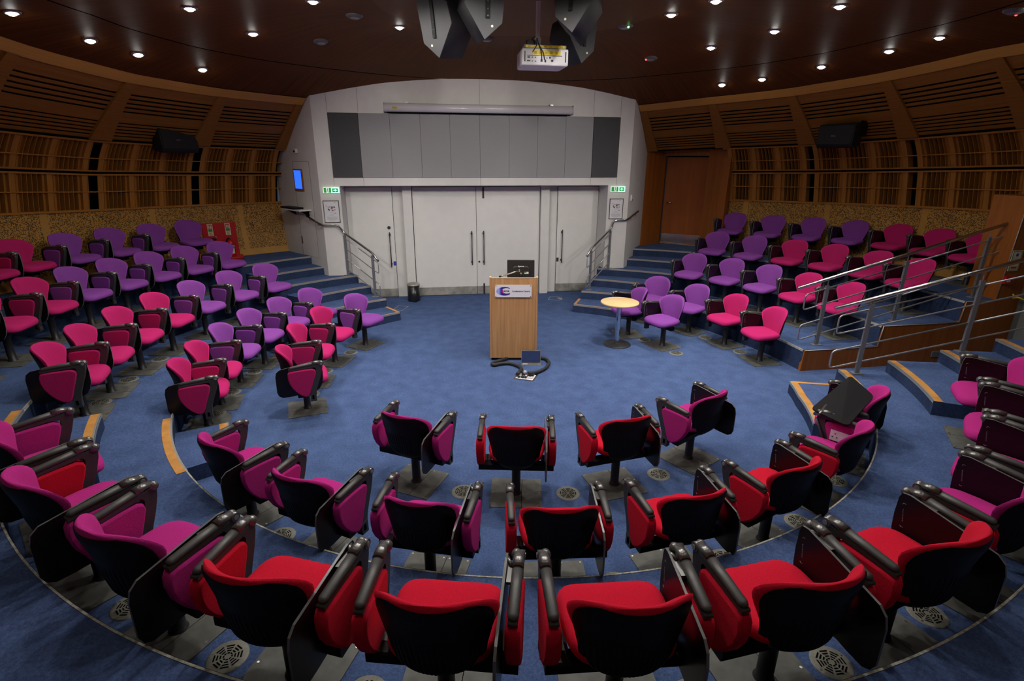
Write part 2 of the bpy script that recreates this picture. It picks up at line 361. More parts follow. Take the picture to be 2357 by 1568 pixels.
# pale carpet edges of the seating tiers
for j, (f, t0, t1, z) in enumerate(((R1,216,326.8,H),(R2,213,328.3,2*H),(R3,213,328,3*H),(R1,142,198.9,H),(R2,143,197.9,2*H),(R3,143,197.9,3*H),(R1,-5.5,41.8,H),(R2,-4.5,41.8,2*H),(R3,-3.6,42.2,3*H))):
    arc_strip('trim_%d' % (50+j), f, t0, t1, z, .012, M['seam'], h=.003)
# ---- timber side of the entrance passage
b = MB(); poly = [(4.10,0),(R1(-5)+.1,H-.003)]
pts = [(4.19,0),(4.205,H-.004),(5.385,H-.004),(5.41,2*H-.004),(6.68,2*H-.004),(6.70,3*H-.004),(7.20,3*H-.004),(7.24,2.45),(9.2,2.45),(9.2,0)]
b.prism(pts, Y_W, Y_W+.05, 'xzy'); b.boxb(7.24,9.2,Y_W+.05,Y_W+.5,.95,2.45)
struct('wall_entrance', b, M['cherry'])
b = MB(); n=len(pts)
for i in range(1, 7):
    p, q = pts[i], pts[i+1]; d = Vector((q[0]-p[0], 0, q[1]-p[1])); b.tube([(p[0],Y_W-.002,p[1]),(q[0],Y_W-.002,q[1])], .006, 6)
struct('trim_60', b, M['alu'])
# ---- curved timber walls left / right / rear
TH_L0, TH_L1 = 128.0, 344.0      # left side round behind the camera to the aisle passage
def build_wall(side, t0, t1, tl0, ribs, low=True):
    """t0..t1: range of the slatted band and cornice; tl0: start of the lower bands"""
    root = link('wall_' + side, None, None, kind='structure')
    def arcuv(th, z): return (R(th) * 7.6, z - .96)
    n = int((t1-t0)/1.5); l0, l1 = tl0
    nl = int((l1-l0)/1.5)
    b = MB(); b.grid(nl, 8, lambda u, v: wall_pt(l0+u*(l1-l0), .955+v*1.045), lambda u, v: arcuv(l0+u*(l1-l0), .96+v*1.04)); b.obj('perforated_panel', M['perf'], root, recalc=False)
    # rails between bands
    for z0, hh, d in ((2.0,.016,.03),(2.29,.008,.016),(2.555,.012,.022),(2.585,.018,.016),(2.612,.012,.022),(2.80,.008,.016),(3.045,.012,.022),(3.07,.018,.016)):
        b = MB()
        prof = [(z0-hh,-.05),(z0-hh,d),(z0+hh,d),(z0+hh,-.05)]
        b.grid(nl, 3, lambda u, v: wall_pt(l0+u*(l1-l0), prof[int(round(v*3))][0], prof[int(round(v*3))][1]), lambda u, v: arcuv(l0+u*(l1-l0), v*.1), smooth=False)
        b.obj('rail', M['dark'] if z0 in (2.585, 3.07) else M['finwood'], root, recalc=False)
    # wells: quadratic-residue diffuser panels
    pat = [0,1,4,2,2,4,1]; depth = {0:0., 1:.045, 2:.085, 4:.14}
    bf = MB(); bw = MB(); bg = MB(); bfin = MB()
    pw = 13.0
    edges = []
    t = ribs[0]
    step = ribs[1]-ribs[0]
    k = 0
    allr = [r for r in ribs]
    for a, c in zip(allr[:-1], allr[1:]):
        lo, hi = min(a, c), max(a, c)
        if hi <= l0 or lo >= l1: continue
        gap = .55; x0, x1 = lo+gap, hi-gap
        for (za, zb) in ((2.03,2.275),(2.305,2.555),(2.615,2.785),(2.815,3.035)):
            # dark slot between panels
            for ga, gb in ((lo, lo+gap), (hi-gap, hi)):
                ga, gb = max(ga, l0), min(gb, l1)
                if gb > ga: bg.grid(1, 3, lambda u, v: wall_pt(ga+u*(gb-ga), za-.03+v*(zb-za+.06), -.16), smooth=False)
            cols = (pat*3)+[0]; wv = [1.0 if q else 1.25 for q in cols]; tot = sum(wv); acc = x0
            for q, wgt in zip(cols, wv):
                nx = acc + (x1-x0)*wgt/tot
                A_, B_ = max(acc, l0), min(nx, l1)
                if B_ > A_:
                    d = depth[q]
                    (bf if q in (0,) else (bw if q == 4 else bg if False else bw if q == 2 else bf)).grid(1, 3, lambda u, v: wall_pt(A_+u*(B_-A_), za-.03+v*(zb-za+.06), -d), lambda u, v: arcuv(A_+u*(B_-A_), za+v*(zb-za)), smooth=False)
                    # fin at the left of each column
                    e = .022
                    bfin.grid(3, 3, lambda u, v: wall_pt(A_ + (-e if u < .5 else e), za-.012+v*(zb-za+.024), (-.14 if u in (0,1) else .012)), lambda u, v: arcuv(A_+u*.01, za+v*(zb-za)), smooth=False)
                acc = nx
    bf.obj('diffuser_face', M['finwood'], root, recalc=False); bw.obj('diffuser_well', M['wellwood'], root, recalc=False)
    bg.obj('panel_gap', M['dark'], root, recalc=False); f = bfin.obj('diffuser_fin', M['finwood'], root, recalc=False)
    b = MB(); b.grid(nl, 8, lambda u, v: wall_pt(l0+u*(l1-l0), 1.96+v*1.14, -.2)); b.obj('diffuser_backing', M['dark'], root, recalc=False)
    # slatted band
    b = MB(); b.grid(n, 6, lambda u, v: wall_pt(t0+u*(t1-t0), 3.06+v*.76, -.06), smooth=True); b.obj('slat_backing', M['dark'], root, recalc=False)
    # strip list (start, end) along the profile in z0
    rows = [(3.09,3.135),(3.15,3.18),(3.195,3.225),(3.24,3.27),(3.285,3.315),(3.33,3.47),(3.49,3.525),(3.545,3.58),(3.60,3.635),(3.655,3.69),(3.71,3.84)]
    b = MB()
    for (za, zb) in rows:
        b.grid(n, 1, lambda u, v: wall_pt(t0+u*(t1-t0), za+v*(zb-za), .0), lambda u, v: arcuv(t0+u*(t1-t0), za+v*(zb-za)), smooth=True)
        b.grid(n, 1, lambda u, v: wall_pt(t0+u*(t1-t0), za, -.06*v), lambda u, v: arcuv(t0+u*(t1-t0), za), smooth=True)
        b.grid(n, 1, lambda u, v: wall_pt(t0+u*(t1-t0), zb, -.06*v), lambda u, v: arcuv(t0+u*(t1-t0), za), smooth=True)
    b.obj('slat_panel', M['wallwood'], root, recalc=False)
    for rth in ribs:
        if rth < t0-1 or rth > t1+1: continue
        b = MB(); hw0, hw1 = 1.25, .62
        def rp(u, v):
            z0 = 3.06+v*.77; hw = hw0+(hw1-hw0)*v; return wall_pt(min(max(rth+(-hw if u < .5 else hw), t0), t1), z0, (-.02 if u in (0.,1.) else .05))
        b.grid(3, 6, rp, lambda u, v: (u*.3, v*1.2), smooth=False); b.obj('rib', M['wallwood'], root, recalc=False)
    b = MB(); b.grid(n, 3, lambda u, v: wall_pt(t0+u*(t1-t0), 3.83+v*.11, .04+.03*v), lambda u, v: arcuv(t0+u*(t1-t0), v*.3)); b.grid(n, 1, lambda u, v: wall_pt(t0+u*(t1-t0), 3.83, .04*v-.02), lambda u, v: arcuv(t0+u*(t1-t0), 0)); b.obj('cornice', M['cornice'], root, recalc=False)
    return root
ribsL = [128.5 + 12.6*i for i in range(15)]
build_wall('left', 128.0, 305.0, (128.0, 305.0), ribsL)
ribsR = [53.5 - 13.0*i for i in range(9)]
build_wall('right', -55.0, 54.2, (-3.0, 40.6), ribsR)
# lower rear wall behind the aisle on the camera's right, from the passage round to the left wall
b = MB(); b.grid(30, 6, lambda u, v: wall_pt(305+u*40, .95+v*2.12), lambda u, v: (u*5, v*2)); b.obj('wall_rear', M['wallwood'], None, recalc=False, kind='structure')
b = MB(); b.grid(9, 4, lambda u, v: wall_pt(-15+u*12, 2.0+v*1.08), lambda u, v: (u*2, v)); b.obj('wall_over_passage', M['wallwood'], None, recalc=False, kind='structure')
# ---- ceiling
def ceil_grid(ra, rb, mi_mat, name, nr, dz=0.):
    b = MB()
    def f(u, v):
        th = u*360; re = rw(th)-1.5; r0 = ra if ra < 4 else ra*re/5.46; r1 = rb if rb < 4 else rb*re/5.46
        r = r0+(r1-r0)*v; x, y = pol(r, th); return (x, y, ceil_z(x, y)+dz)
    b.grid(144, nr, f, lambda u, v: (u*36, v*(rb-ra)), smooth=True)
    return b.obj(name, mi_mat, None, recalc=False, kind='structure')
ceil_grid(0.001, 1.72, M['ceilwood2'], 'ceiling_disc', 6, -.012)
ceil_grid(1.70, 4.25, M['ceilwood'], 'ceiling', 12); ceil_grid(4.272, 5.56, M['ceilwood'], 'ceiling', 8)
b = MB(); b.lathe([(9.8, 4.9), (0.01, 4.9)], 48, (CX0, CY0, 0)); struct('ceiling_slab', b, M['dark'], recalc=False)
# ---- white stage portal
YP, YD = 4.19, 4.83
back = link('wall_back', None, None, kind='structure')
b = MB()
arch = [(x, min(ceil_z(x, YP)+.10, 4.7)) for x in [3.12-6.24*i/40 for i in range(41)]]
b.prism([(-3.12,2.39),(3.12,2.39)] + arch, YP, YD+.1, 'xzy'); b.obj('lintel', M['white'], back)
b = MB(); b.boxb(-3.12,-2.74,YP,YD+.1,0,2.39); b.boxb(2.66,3.12,YP,YD+.1,0,2.39); b.obj('pier', M['white'], back)
b = MB(); b.boxb(-3.1,3.1,YD,YD+.1,0,2.39); b.obj('recess', M['white'], back)
b = MB(); b.boxb(-1.58,-1.40,4.68,YD,0,2.39); b.boxb(1.35,1.53,4.68,YD,0,2.39); b.obj('pillar', M['white'], back)
b = MB()
for x in (-2.84,-2.28,-.005,2.27,2.83):
    zt = ceil_z(x, YP); b.boxb(x-.003,x+.003,YP-.0015,YP,3.72,zt); b.boxb(x-.003,x+.003,YP-.0015,YP,2.395,2.545)
b.obj('joint_line', M['line'], back)
def flank(sgn, far, name):
    p, q = Vector((sgn*3.12, YP, 0)), Vector((far[0], far[1], 0)); b = MB(); t = (q-p)
    nrm = Vector((t.y, -t.x, 0)).normalized()*.08
    if nrm.y < 0: nrm = -nrm
    vs = [p, q, q+nrm, p+nrm]; vs = [Vector((v.x, v.y, z)) for z in (0, 4.35) for v in vs]
    b.add(vs, [(0,1,2,3),(4,5,6,7),(0,1,5,4),(1,2,6,5),(2,3,7,6),(3,0,4,7)]); return struct(name, b, M['white'])
flank(-1, (-4.20, 5.50), 'wall_flank_left'); flank(1, (3.98, 5.36), 'wall_flank_right')
def door(name, x0, x1, pull, kx, side):
    d = link(name, None, None, kind='structure')
    b = MB(); b.boxb(x0+.004,x1-.004,YD-.035,YD-.002,.012,2.33); b.obj('leaf', M['whitedoor'], d)
    b = MB(); b.boxb(x0+.004,x1-.004,YD-.039,YD-.035,.012,.19); b.obj('kick_plate', M['kick'], d)
    b = MB(); b.tube([(pull,YD-.10,.68),(pull,YD-.10,1.42)],.011,8)
    for z in (.74,1.36): b.tube([(pull,YD-.10,z),(pull,YD-.035,z)],.012,8); b.cyl((pull,YD-.045,z),.02,-.02,.02,8)
    b.obj('pull_handle', M['handledark'], d)
    b = MB(); b.boxb(x0-.003,x0+.004,YD-.037,YD-.03,.0,2.33); b.boxb(x1-.004,x1+.003,YD-.037,YD-.03,.0,2.33); b.obj('joint_line', M['dark'], d)
    return d
d = door('door_1', -2.74, -1.80, -1.90, 0, 0)
b = MB(); b.prism([(-1.905+.035*math.cos(a*math.pi/8), 1.51+.035*math.sin(a*math.pi/8)) for a in range(16)], YD-.045, YD-.035, 'xzy'); b.obj('round_sign', M['handledark'], d)
b = MB(); b.boxb(-1.86,-1.80,YD-.04,YD-.035,.70,.79); b.obj('lock_plate', M['navyink'], d)
d = door('door_2', -1.39, -.05, -.16, 0, 0)
d = door('door_2_right', -.05, 1.345, .10, 0, 0)
b = MB(); b.prism([(.0+.022*math.cos(a*math.pi/6), .74+.022*math.sin(a*math.pi/6)) for a in range(12)], YD-.045, YD-.035, 'xzy'); b.obj('cylinder_lock', M['handledark'], d)
b = MB(); b.boxb(.085,.125,YD-.05,YD-.035,2.10,2.33); b.boxb(.085,.12,YD-.05,YD-.035,.0,.25); b.obj('flush_bolt', M['handledark'], d)
d = door('door_3', 1.74, 2.66, 1.855, 0, 0)
b = MB(); b.boxb(1.75,1.80,YD-.04,YD-.035,.70,.79); b.obj('lock_plate', M['ink'], d)
# timber door on the right
def bx_between(b, p, q, z0, z1, d, mi=0, off=0.):
    p = Vector((*p, 0)); q = Vector((*q, 0)); t = q-p; L = t.length; c = (p+q)/2; nn = Vector((-t.y, t.x, 0)).normalized(); c = c+nn*off
    b.box((c.x, c.y, (z0+z1)/2), (L, d, z1-z0), mi, rz=math.atan2(t.y, t.x))
A0, A1, A2, A3 = (3.88,5.23), (4.42,5.50), (5.22,4.86), (5.50,4.42)
b = MB(); bx_between(b, A0, A1, .96, 3.12, .12); struct('wall_door_jamb', b, M['cherry'])
b = MB(); bx_between(b, A2, A3, .96, 3.12, .12); struct('wall_door_jamb', b, M['cherry'])
b = MB(); bx_between(b, A1, A2, 2.98, 3.14, .12); struct('wall_door_head', b, M['cherry'])
d4 = link('door_4', None, None, kind='structure')
Am = (A1[0]+.07*(A2[0]-A1[0]), A1[1]+.07*(A2[1]-A1[1]))
b = MB(); bx_between(b, Am, A2, .975, 2.95, .05, off=.10); b.obj('leaf', M['cherrydoor'], d4)
b = MB(); bx_between(b, A1, Am, .96, 2.98, .04, off=.09); b.obj('frame', M['steel'], d4)
b = MB(); bx_between(b, Am, A2, .985, 1.20, .004, off=.072); b.obj('kick_plate', M['steel'], d4)
tv = (Vector((*A2,0))-Vector((*A1,0))).normalized(); nv = Vector((tv.y, -tv.x, 0)); hp = Vector((*Am, 1.93))+tv*.08
b = MB(); b.tube([hp-nv*.07, hp, hp+tv*.13], .011, 8); b.obj('lever_handle', M['steel'], d4)
b = MB(); bx_between(b, A1, A2, .961, .975, .10, off=.03); b.obj('threshold', M['steel'], d4)
b = MB(); bx_between(b, (3.88,5.6), (5.7,4.35), .9, 3.3, .05, off=.35); struct('wall_behind_door', b, M['dark'])
# passage door far right
d5 = link('door_5', None, None, kind='structure')
b = MB(); b.boxb(7.62,7.70,-1.75,Y_W,0,2.35); b.obj('frame', M['doorframe'], d5)
b = MB(); b.boxb(7.59,7.63,-1.70,Y_W-.10,0.01,2.25); b.obj('leaf', M['doorgrey'], d5)
b = MB(); b.tube([(7.60,Y_W-.17,.98),(7.50,Y_W-.17,.98),(7.50,Y_W-.34,.98)],.012,8); b.obj('lever_handle', M['steel'], d5)
o = MB()
o.tube([(7.49,Y_W-.18,.985),(7.44,Y_W-.14,1.02),(7.40,Y_W-.08,1.03),(7.41,Y_W-.05,1.06)],.012,6); o.tube([(7.43,Y_W-.12,1.02),(7.42,Y_W-.05,1.0)],.01,6)
o.obj('ribbon', M['ribbon'], None, label='yellow ribbon tied round the lever of the grey passage door', cat='ribbon')
b = MB(); b.boxb(7.70,9.3,-1.9,Y_W,0,2.4); struct('wall_passage_end', b, M['doorframe'])
# ================================================================ ITEMS ON THE WHITE WALL
xs = [-2.84,-2.285,-1.715,-1.15,-.585,-.01,.565,1.135,1.705,2.27,2.83]
names = ['dark grey felt panel at far end beside the blue screen flank','first pale grey felt panel right of that dark panel','second pale grey felt panel above the single door with round sign','third pale grey felt panel from the blue screen side','fourth pale grey felt panel, just before the black centre joint','fifth pale grey felt panel, just after the black centre joint','sixth pale grey felt panel, above the lectern monitor','seventh pale grey felt panel, under the projection screen end','eighth pale grey felt panel, touching the dark one nearest timber door','dark grey felt panel at the end nearest the timber door']
for i in range(10):
    g_ = .004 if i in (0,9) else .0018; b = MB(); x0, x1 = xs[i]+g_, xs[i+1]-g_; b.prism([(x0,2.55),(x1,2.55),(x1,3.70),(x0,3.70)], YP-.04 if i in (0,9) else YP-.032, YP-.001, 'xzy', bev=.006 if i in (0,9) else .0025)
    b.obj('acoustic_panel', M['paneldark'] if i in (0,9) else M['panelgrey'], None, label=names[i], cat='wall panel', group='felt panels on the white wall')
sc = thing('projection_screen', 'white rolled-up projection screen case above the grey wall panels', 'screen', (0,YP-.11,3.80))
b = MB(); b.tube([(-1.80,0,0),(1.80,0,0)], .078, 18); b.obj('case', plain('screen_case',(.66,.63,.66),.22,coat=.4), sc)
b = MB(); b.boxb(-1.815,-1.80,-.085,.085,-.085,.085); b.boxb(1.80,1.815,-.085,.085,-.085,.085); b.obj('end_cap', M['white'], sc)
b = MB(); b.boxb(-1.40,-1.34,.0,.11,.06,.10); b.boxb(1.36,1.42,.0,.11,.06,.10); b.obj('bracket', M['joint'], sc)
b = MB(); b.boxb(-1.75,1.75,-.012,.012,-.098,-.072); b.obj('weight_bar', M['dark'], sc)
b = MB(); b.box((-1.60,-.076,-.012),(.11,.006,.035)); b.obj('warning_label', M['yellow'], sc)
b = MB()
for k in range(3): b.box((-1.60,-.0805,-.002-.010*k),(.085,.002,.004))
b.obj('label_text', M['ink'], sc)
def exit_sign(x, arrow, label):
    t = thing('exit_sign', label, 'sign', (x, YP-.001, 2.315), 0, 'exit signs over the stairs')
    b = MB(); b.boxb(-.15,.15,-.05,0,-.055,.055); b.obj('housing', M['exitwhite'], t)
    f = arrow
    b = MB(); b.boxb(-.135,.0,-.054,-.05,-.045,.045) if f > 0 else b.boxb(-.145,.0,-.054,-.05,-.045,.045); b.obj('dark_panel', M['exitgreen'], t)
    b = MB(); b.boxb(.008,.145,-.054,-.05,-.05,.05); b.obj('lit_panel', M['exitglow'], t)
    b = MB(); b.boxb(.022,.128,-.056,-.054,-.036,.036); b.obj('arrow_field', M['exitgreen'], t)
    b = MB(); c = .075
    b.prism([(c-f*.03,-.008),(c,-.008),(c,-.026),(c+f*.034,0),(c,.026),(c,.008),(c-f*.03,.008)], -.059, -.056, 'xzy'); b.obj('arrow', M['exitglow'], t)
    b = MB(); b.boxb(-.09,-.04,-.056,-.054,-.042,.042); b.obj('doorway', M['exitwhite'], t)
    b = MB(); m = -.065
    b.prism([(m+.01*math.cos(a*.7854), .028+.01*math.sin(a*.7854)) for a in range(8)], -.059,-.056,'xzy')
    for p, q in (((m,.018),(m-.004*f,-.008)),((m,.012),(m+.018*f,.002)),((m,.012),(m-.016*f,.0)),((m-.004*f,-.008),(m+.014*f,-.022)),((m+.014*f,-.022),(m+.012*f,-.04)),((m-.004*f,-.008),(m-.016*f,-.034))):
        b.tube([(p[0],-.057,p[1]),(q[0],-.057,q[1])],.005,6)
    b.obj('running_figure', M['exitgreen'], t)
exit_sign(-2.90, 1, 'green exit sign with arrow pointing towards the double doors, blue screen side')
exit_sign(2.865, -1, 'green exit sign with arrow pointing towards the double doors, timber door side')
def poster(x, label):
    t = thing('framed_notice', label, 'poster', (x, YP, 1.91), 0, 'framed plans under the exit signs')
    b = MB(); w, h = .15, .21
    for q in ((-w,-w+.012,-h,h),(w-.012,w,-h,h),(-w,w,h-.012,h),(-w,w,-h,-h+.012)): b.boxb(q[0],q[1],-.022,0,q[2],q[3])
    b.obj('frame', M['joint'], t)
    b = MB(); b.boxb(-w+.01,w-.01,-.012,-.002,-h+.01,h-.01); b.obj('sheet', M['paper'], t)
    b = MB(); rnd = random.Random(3)
    for k in range(26):
        a = rnd.uniform(-.10,.08); c = .09 - .35*(a+.1)*.6 + rnd.uniform(-.05,.03); b.box((a,-.013,c),(rnd.uniform(.012,.04),.002,rnd.uniform(.006,.022)), mat=Matrix.Rotation(.5,3,'Y'))
    b.obj('site_plan', M['greyink'], t)
    b = MB(); b.prism([(.008,.045),(.022,.06),(.028,.075),(.018,.088),(.0,.088),(-.010,.075),(-.004,.06)],-.016,-.0125,'xzy'); b.boxb(.045,.085,-.0145,-.012,-.035,-.025); b.obj('red_marker', M['redink'], t)
    b = MB()
    for (z, L) in ((-.015,.07),(-.055,.06),(-.07,.11),(-.10,.20),(-.113,.21),(-.126,.19),(-.139,.21),(-.152,.18),(-.165,.12)): b.boxb(-L/2,L/2,-.0135,-.012,z-.0025,z+.0025)
    b.boxb(.05,.10,-.0135,-.012,.165,.175); b.obj('notice_text', M['greyink'], t)
poster(-2.935, 'silver framed site plan notice under the exit sign, blue screen side')
poster(2.86, 'silver framed site plan notice under the exit sign, timber door side')
# flank items
fd = Vector((-1.08,1.31,0)).normalized(); fnn = Vector((fd.y, -fd.x, 0))        # along the left flank, and out of it
if fnn.y > 0: fnn = -fnn
ang = math.atan2(fnn.y, fnn.x) + math.pi/2
def onflank(s, z): p = Vector((-3.12,YP,0)) + fd*s; return (p.x, p.y, z)
# local frame: x along the wall (towards the portal corner), -y out of the wall
t = thing('wall_display', 'small wall display glowing blue in a brown timber frame', 'screen', onflank(.74,2.48), ang)
b = MB(); b.boxb(-.17,.17,-.03,0,-.21,.21); b.obj('frame', M['cherry'], t)
b = MB(); b.boxb(-.135,.135,-.034,-.03,-.165,.185); b.obj('screen', M['bluescreen'], t)
t = thing('wall_shelf', 'white shelf bracketed to the white flank below the blue display', 'shelf', onflank(.78,1.90), ang)
b = MB(); b.boxb(-.38,.38,-.26,0,-.0,.025); b.obj('board', M['whitedoor'], t)
for x in (-.28,.28):
    b = MB(); b.prism([(0,0),(-.2,0),(0,-.12)], x-.012, x+.012, 'yzx'); b.obj('bracket', M['dark'], t)
t = thing('control_panel', 'slim black slab lying on the white shelf', 'device', onflank(.87,1.925), ang)
b = MB(); b.prism([(-.30,-.26),(.24,-.26),(.27,-.06),(-.32,-.06)], .0, .035, 'xyz', bev=.008); b.obj('body', M['black'], t)
b = MB(); b.boxb(-.2,.15,-.24,-.1,.0352,.038); b.obj('top_panel', M['spk'], t)
t = thing('wall_sensor', 'tiny white sensor high on the flank above the blue display', 'sensor', onflank(.72,3.03), ang)
b = MB(); b.boxb(-.035,.035,-.05,0,-.04,.04); b.obj('body', M['whitedoor'], t)
b = MB(); b.sphere((-.0,-.05,-.01),.022); b.obj('lens', M['dark'], t)
t = thing('access_panel', 'flush white access panel with slim dark pulls on the flank', 'access panel', onflank(.63,1.9), ang)
b = MB(); b.boxb(-.30,.33,-.006,0,-.93,.93); b.obj('leaf', M['whitedoor'], t)
b = MB(); b.boxb(-.31,-.30,-.007,0,-.93,.935); b.boxb(.33,.336,-.007,0,-.93,.935); b.boxb(-.31,.336,-.007,0,.93,.937); b.boxb(-.31,.336,-.007,0,-.1,-.096); b.obj('joint_line', M['line'], t)
b = MB(); b.boxb(-.29,-.27,-.02,-.006,.56,.70); b.boxb(-.28,-.26,-.02,-.006,-.70,-.55); b.obj('pull', M['handledark'], t)
gd = Vector((.86,1.17,0)).normalized(); gn = Vector((-gd.y, gd.x, 0)); gn = -gn if gn.y > 0 else gn
ang2 = math.atan2(gn.y, gn.x)+math.pi/2; p = Vector((3.12,YP,0))+gd*.19
t = thing('call_button', 'small white switch on the flank beside the timber door', 'switch', (p.x,p.y,2.12), ang2)
b = MB(); b.boxb(-.025,.025,-.03,0,-.06,.06); b.obj('body', M['whitedoor'], t)
b = MB(); b.boxb(-.015,.015,-.036,-.03,-.055,-.03); b.obj('button', M['dark'], t)
# ---------------------------------------------------------------- handrails
def smooth_path(pts, k=4, rad=.08):
    out = [Vector(pts[0])]
    for i in range(1, len(pts)-1):
        a, p, c = (Vector(q) for q in (pts[i-1], pts[i], pts[i+1])); r = min(rad, (p-a).length*.45, (c-p).length*.45)
        s, e = p+(a-p).normalized()*r, p+(c-p).normalized()*r
        for j in range(k+1):
            u = j/k; out.append(s*(1-u)**2 + p*2*u*(1-u) + e*u*u)
    out.append(Vector(pts[-1])); return out
def rail_post(root, p, h, w=.055, d=.022, rz=0.):
    b = MB(); b.box((p[0],p[1],p[2]+h/2),(w,d*.4,h),rz=rz)
    nn = Vector((-math.sin(rz), math.cos(rz),0))*d*.5
    for s in (-1,1): q = Vector(p)+nn*s*1.0; b.box((q.x,q.y,p[2]+h/2),(w,.007,h),rz=rz)
    b.box((p[0],p[1],p[2]+.006),(.14,.10,.012),rz=rz); b.tube([(p[0],p[1],p[2]+h-.02),(p[0],p[1],p[2]+h+.075)],.007,6)
    return b.obj('post', M['railpost'], root)
def rail_bars(root, posts, heights, ext0, ext1, ext=.3, rad=.011):
    """posts: base points; heights: bar heights above the line of bases; loops join bars 0-1 and 2-3"""
    P0, P1 = Vector(posts[0]), Vector(posts[-1]); slope = (P1-P0)
    d = slope.normalized(); hd = Vector((slope.x, slope.y, 0)); sl = slope.z/hd.length; hd.normalize()
    def along(s, h): q = P0+hd*s; return (q.x, q.y, P0.z+sl*s+h)
    L = Vector((slope.x, slope.y, 0)).length
    for a, c in ((0,1),(2,3)):
        pts = []
        s0 = -ext if ext0 else 0.; s1 = L+ext if ext1 else L
        if ext0 and ext1: pts = [along(L/2,heights[a]),along(s0,heights[a]),along(s0,heights[c]),along(s1,heights[c]),along(s1,heights[a]),along(L/2,heights[a])]
        elif ext0: pts = [along(s1,heights[a]),along(s0,heights[a]),along(s0,heights[c]),along(s1,heights[c])]
        else: pts = [along(s0,heights[a]),along(s1,heights[a]),along(s1,heights[c]),along(s0,heights[c])]
        b = MB(); b.tube(smooth_path(pts, 4, .05), rad, 8); b.obj('loop_bar', M['railbar'], root)
hs = [.80,.58,.36,.13]
ra = thing('handrail', 'steel handrail along the timber side wall with three posts', 'handrail', (0,0,0))
pa = [(4.53,-.22,.32),(5.74,-.22,.64),(7.02,-.22,.96)]
for q in pa: rail_post(ra, q, .90)
rail_bars(ra, pa, [.86,.63,.40,.17], True, True, .32)
b = MB(); b.tube([(4.06,-.22,1.195),(7.48,-.22,2.12)], .024, 12); b.obj('grab_rail', M['steel'], ra)
rb = thing('handrail', 'steel handrail beside the carpeted aisle steps, nearest the camera', 'handrail', (0,0,0))
pb = [(4.29,-1.30,.32),(5.50,-1.54,.64),(6.72,-1.78,.96)]; az = math.atan2(-.24,1.21)
for q in pb: rail_post(rb, q, .92, rz=az)
rail_bars(rb, pb, [.86,.62,.39,.16], True, True, .36)
b = MB(); b.tube([(3.86,-1.215,1.18),(7.25,-1.885,2.235)], .026, 12); b.obj('grab_rail', M['steel'], rb)
def stair_rail(sg, label):
    t = thing('handrail', label, 'handrail')
    lo, hi = ((-2.171,3.575,.32),(-2.734,4.318-.16,.64)) if sg < 0 else ((2.180,3.58,.32),(2.766,4.40-.24,.64))
    v = Vector((hi[0]-lo[0], hi[1]-lo[1], 0)); rz = math.atan2(v.y, v.x)
    for q in (lo, hi): rail_post(t, q, .815, rz=rz, w=.05)
    rail_bars(t, [lo, hi], [.755,.545,.335,.13], True, True, .16, .009)
    hd = v.normalized()
    e = Vector(lo)-hd*.17; top = [(e.x,e.y,1.05),(lo[0],lo[1],1.19),(hi[0],hi[1]-.02,1.50)]
    if sg < 0: top += [(-2.83,4.09,1.665),(-3.14,4.09,1.665)]; p = Vector((-3.12,YP,0))+fd*.50+fnn*.07; top += [(p.x,p.y,1.80)]
    else: top += [(2.80,4.10,1.685),(3.09,4.10,1.688)]; p = Vector((3.12,YP,0))+gd*.62+gn*.07; top += [(p.x,p.y,1.81)]
    b = MB(); b.tube(smooth_path(top, 4, .07), .021, 12); b.obj('grab_rail', M['steel'], t)
    b = MB()
    for f in (.35,.8):
        q0 = Vector(top[-2]).lerp(Vector(top[-1]), f); nn_ = fnn if sg < 0 else gn; b.tube([q0, q0-Vector((0,0,.05)), q0-Vector((0,0,.05))-nn_*.07], .008, 6)
    b.obj('wall_bracket', M['steel'], t)
stair_rail(-1, 'steel stair handrail bending onto the flank with the blue display'); stair_rail(1, 'steel stair handrail bending onto the flank beside the timber door')
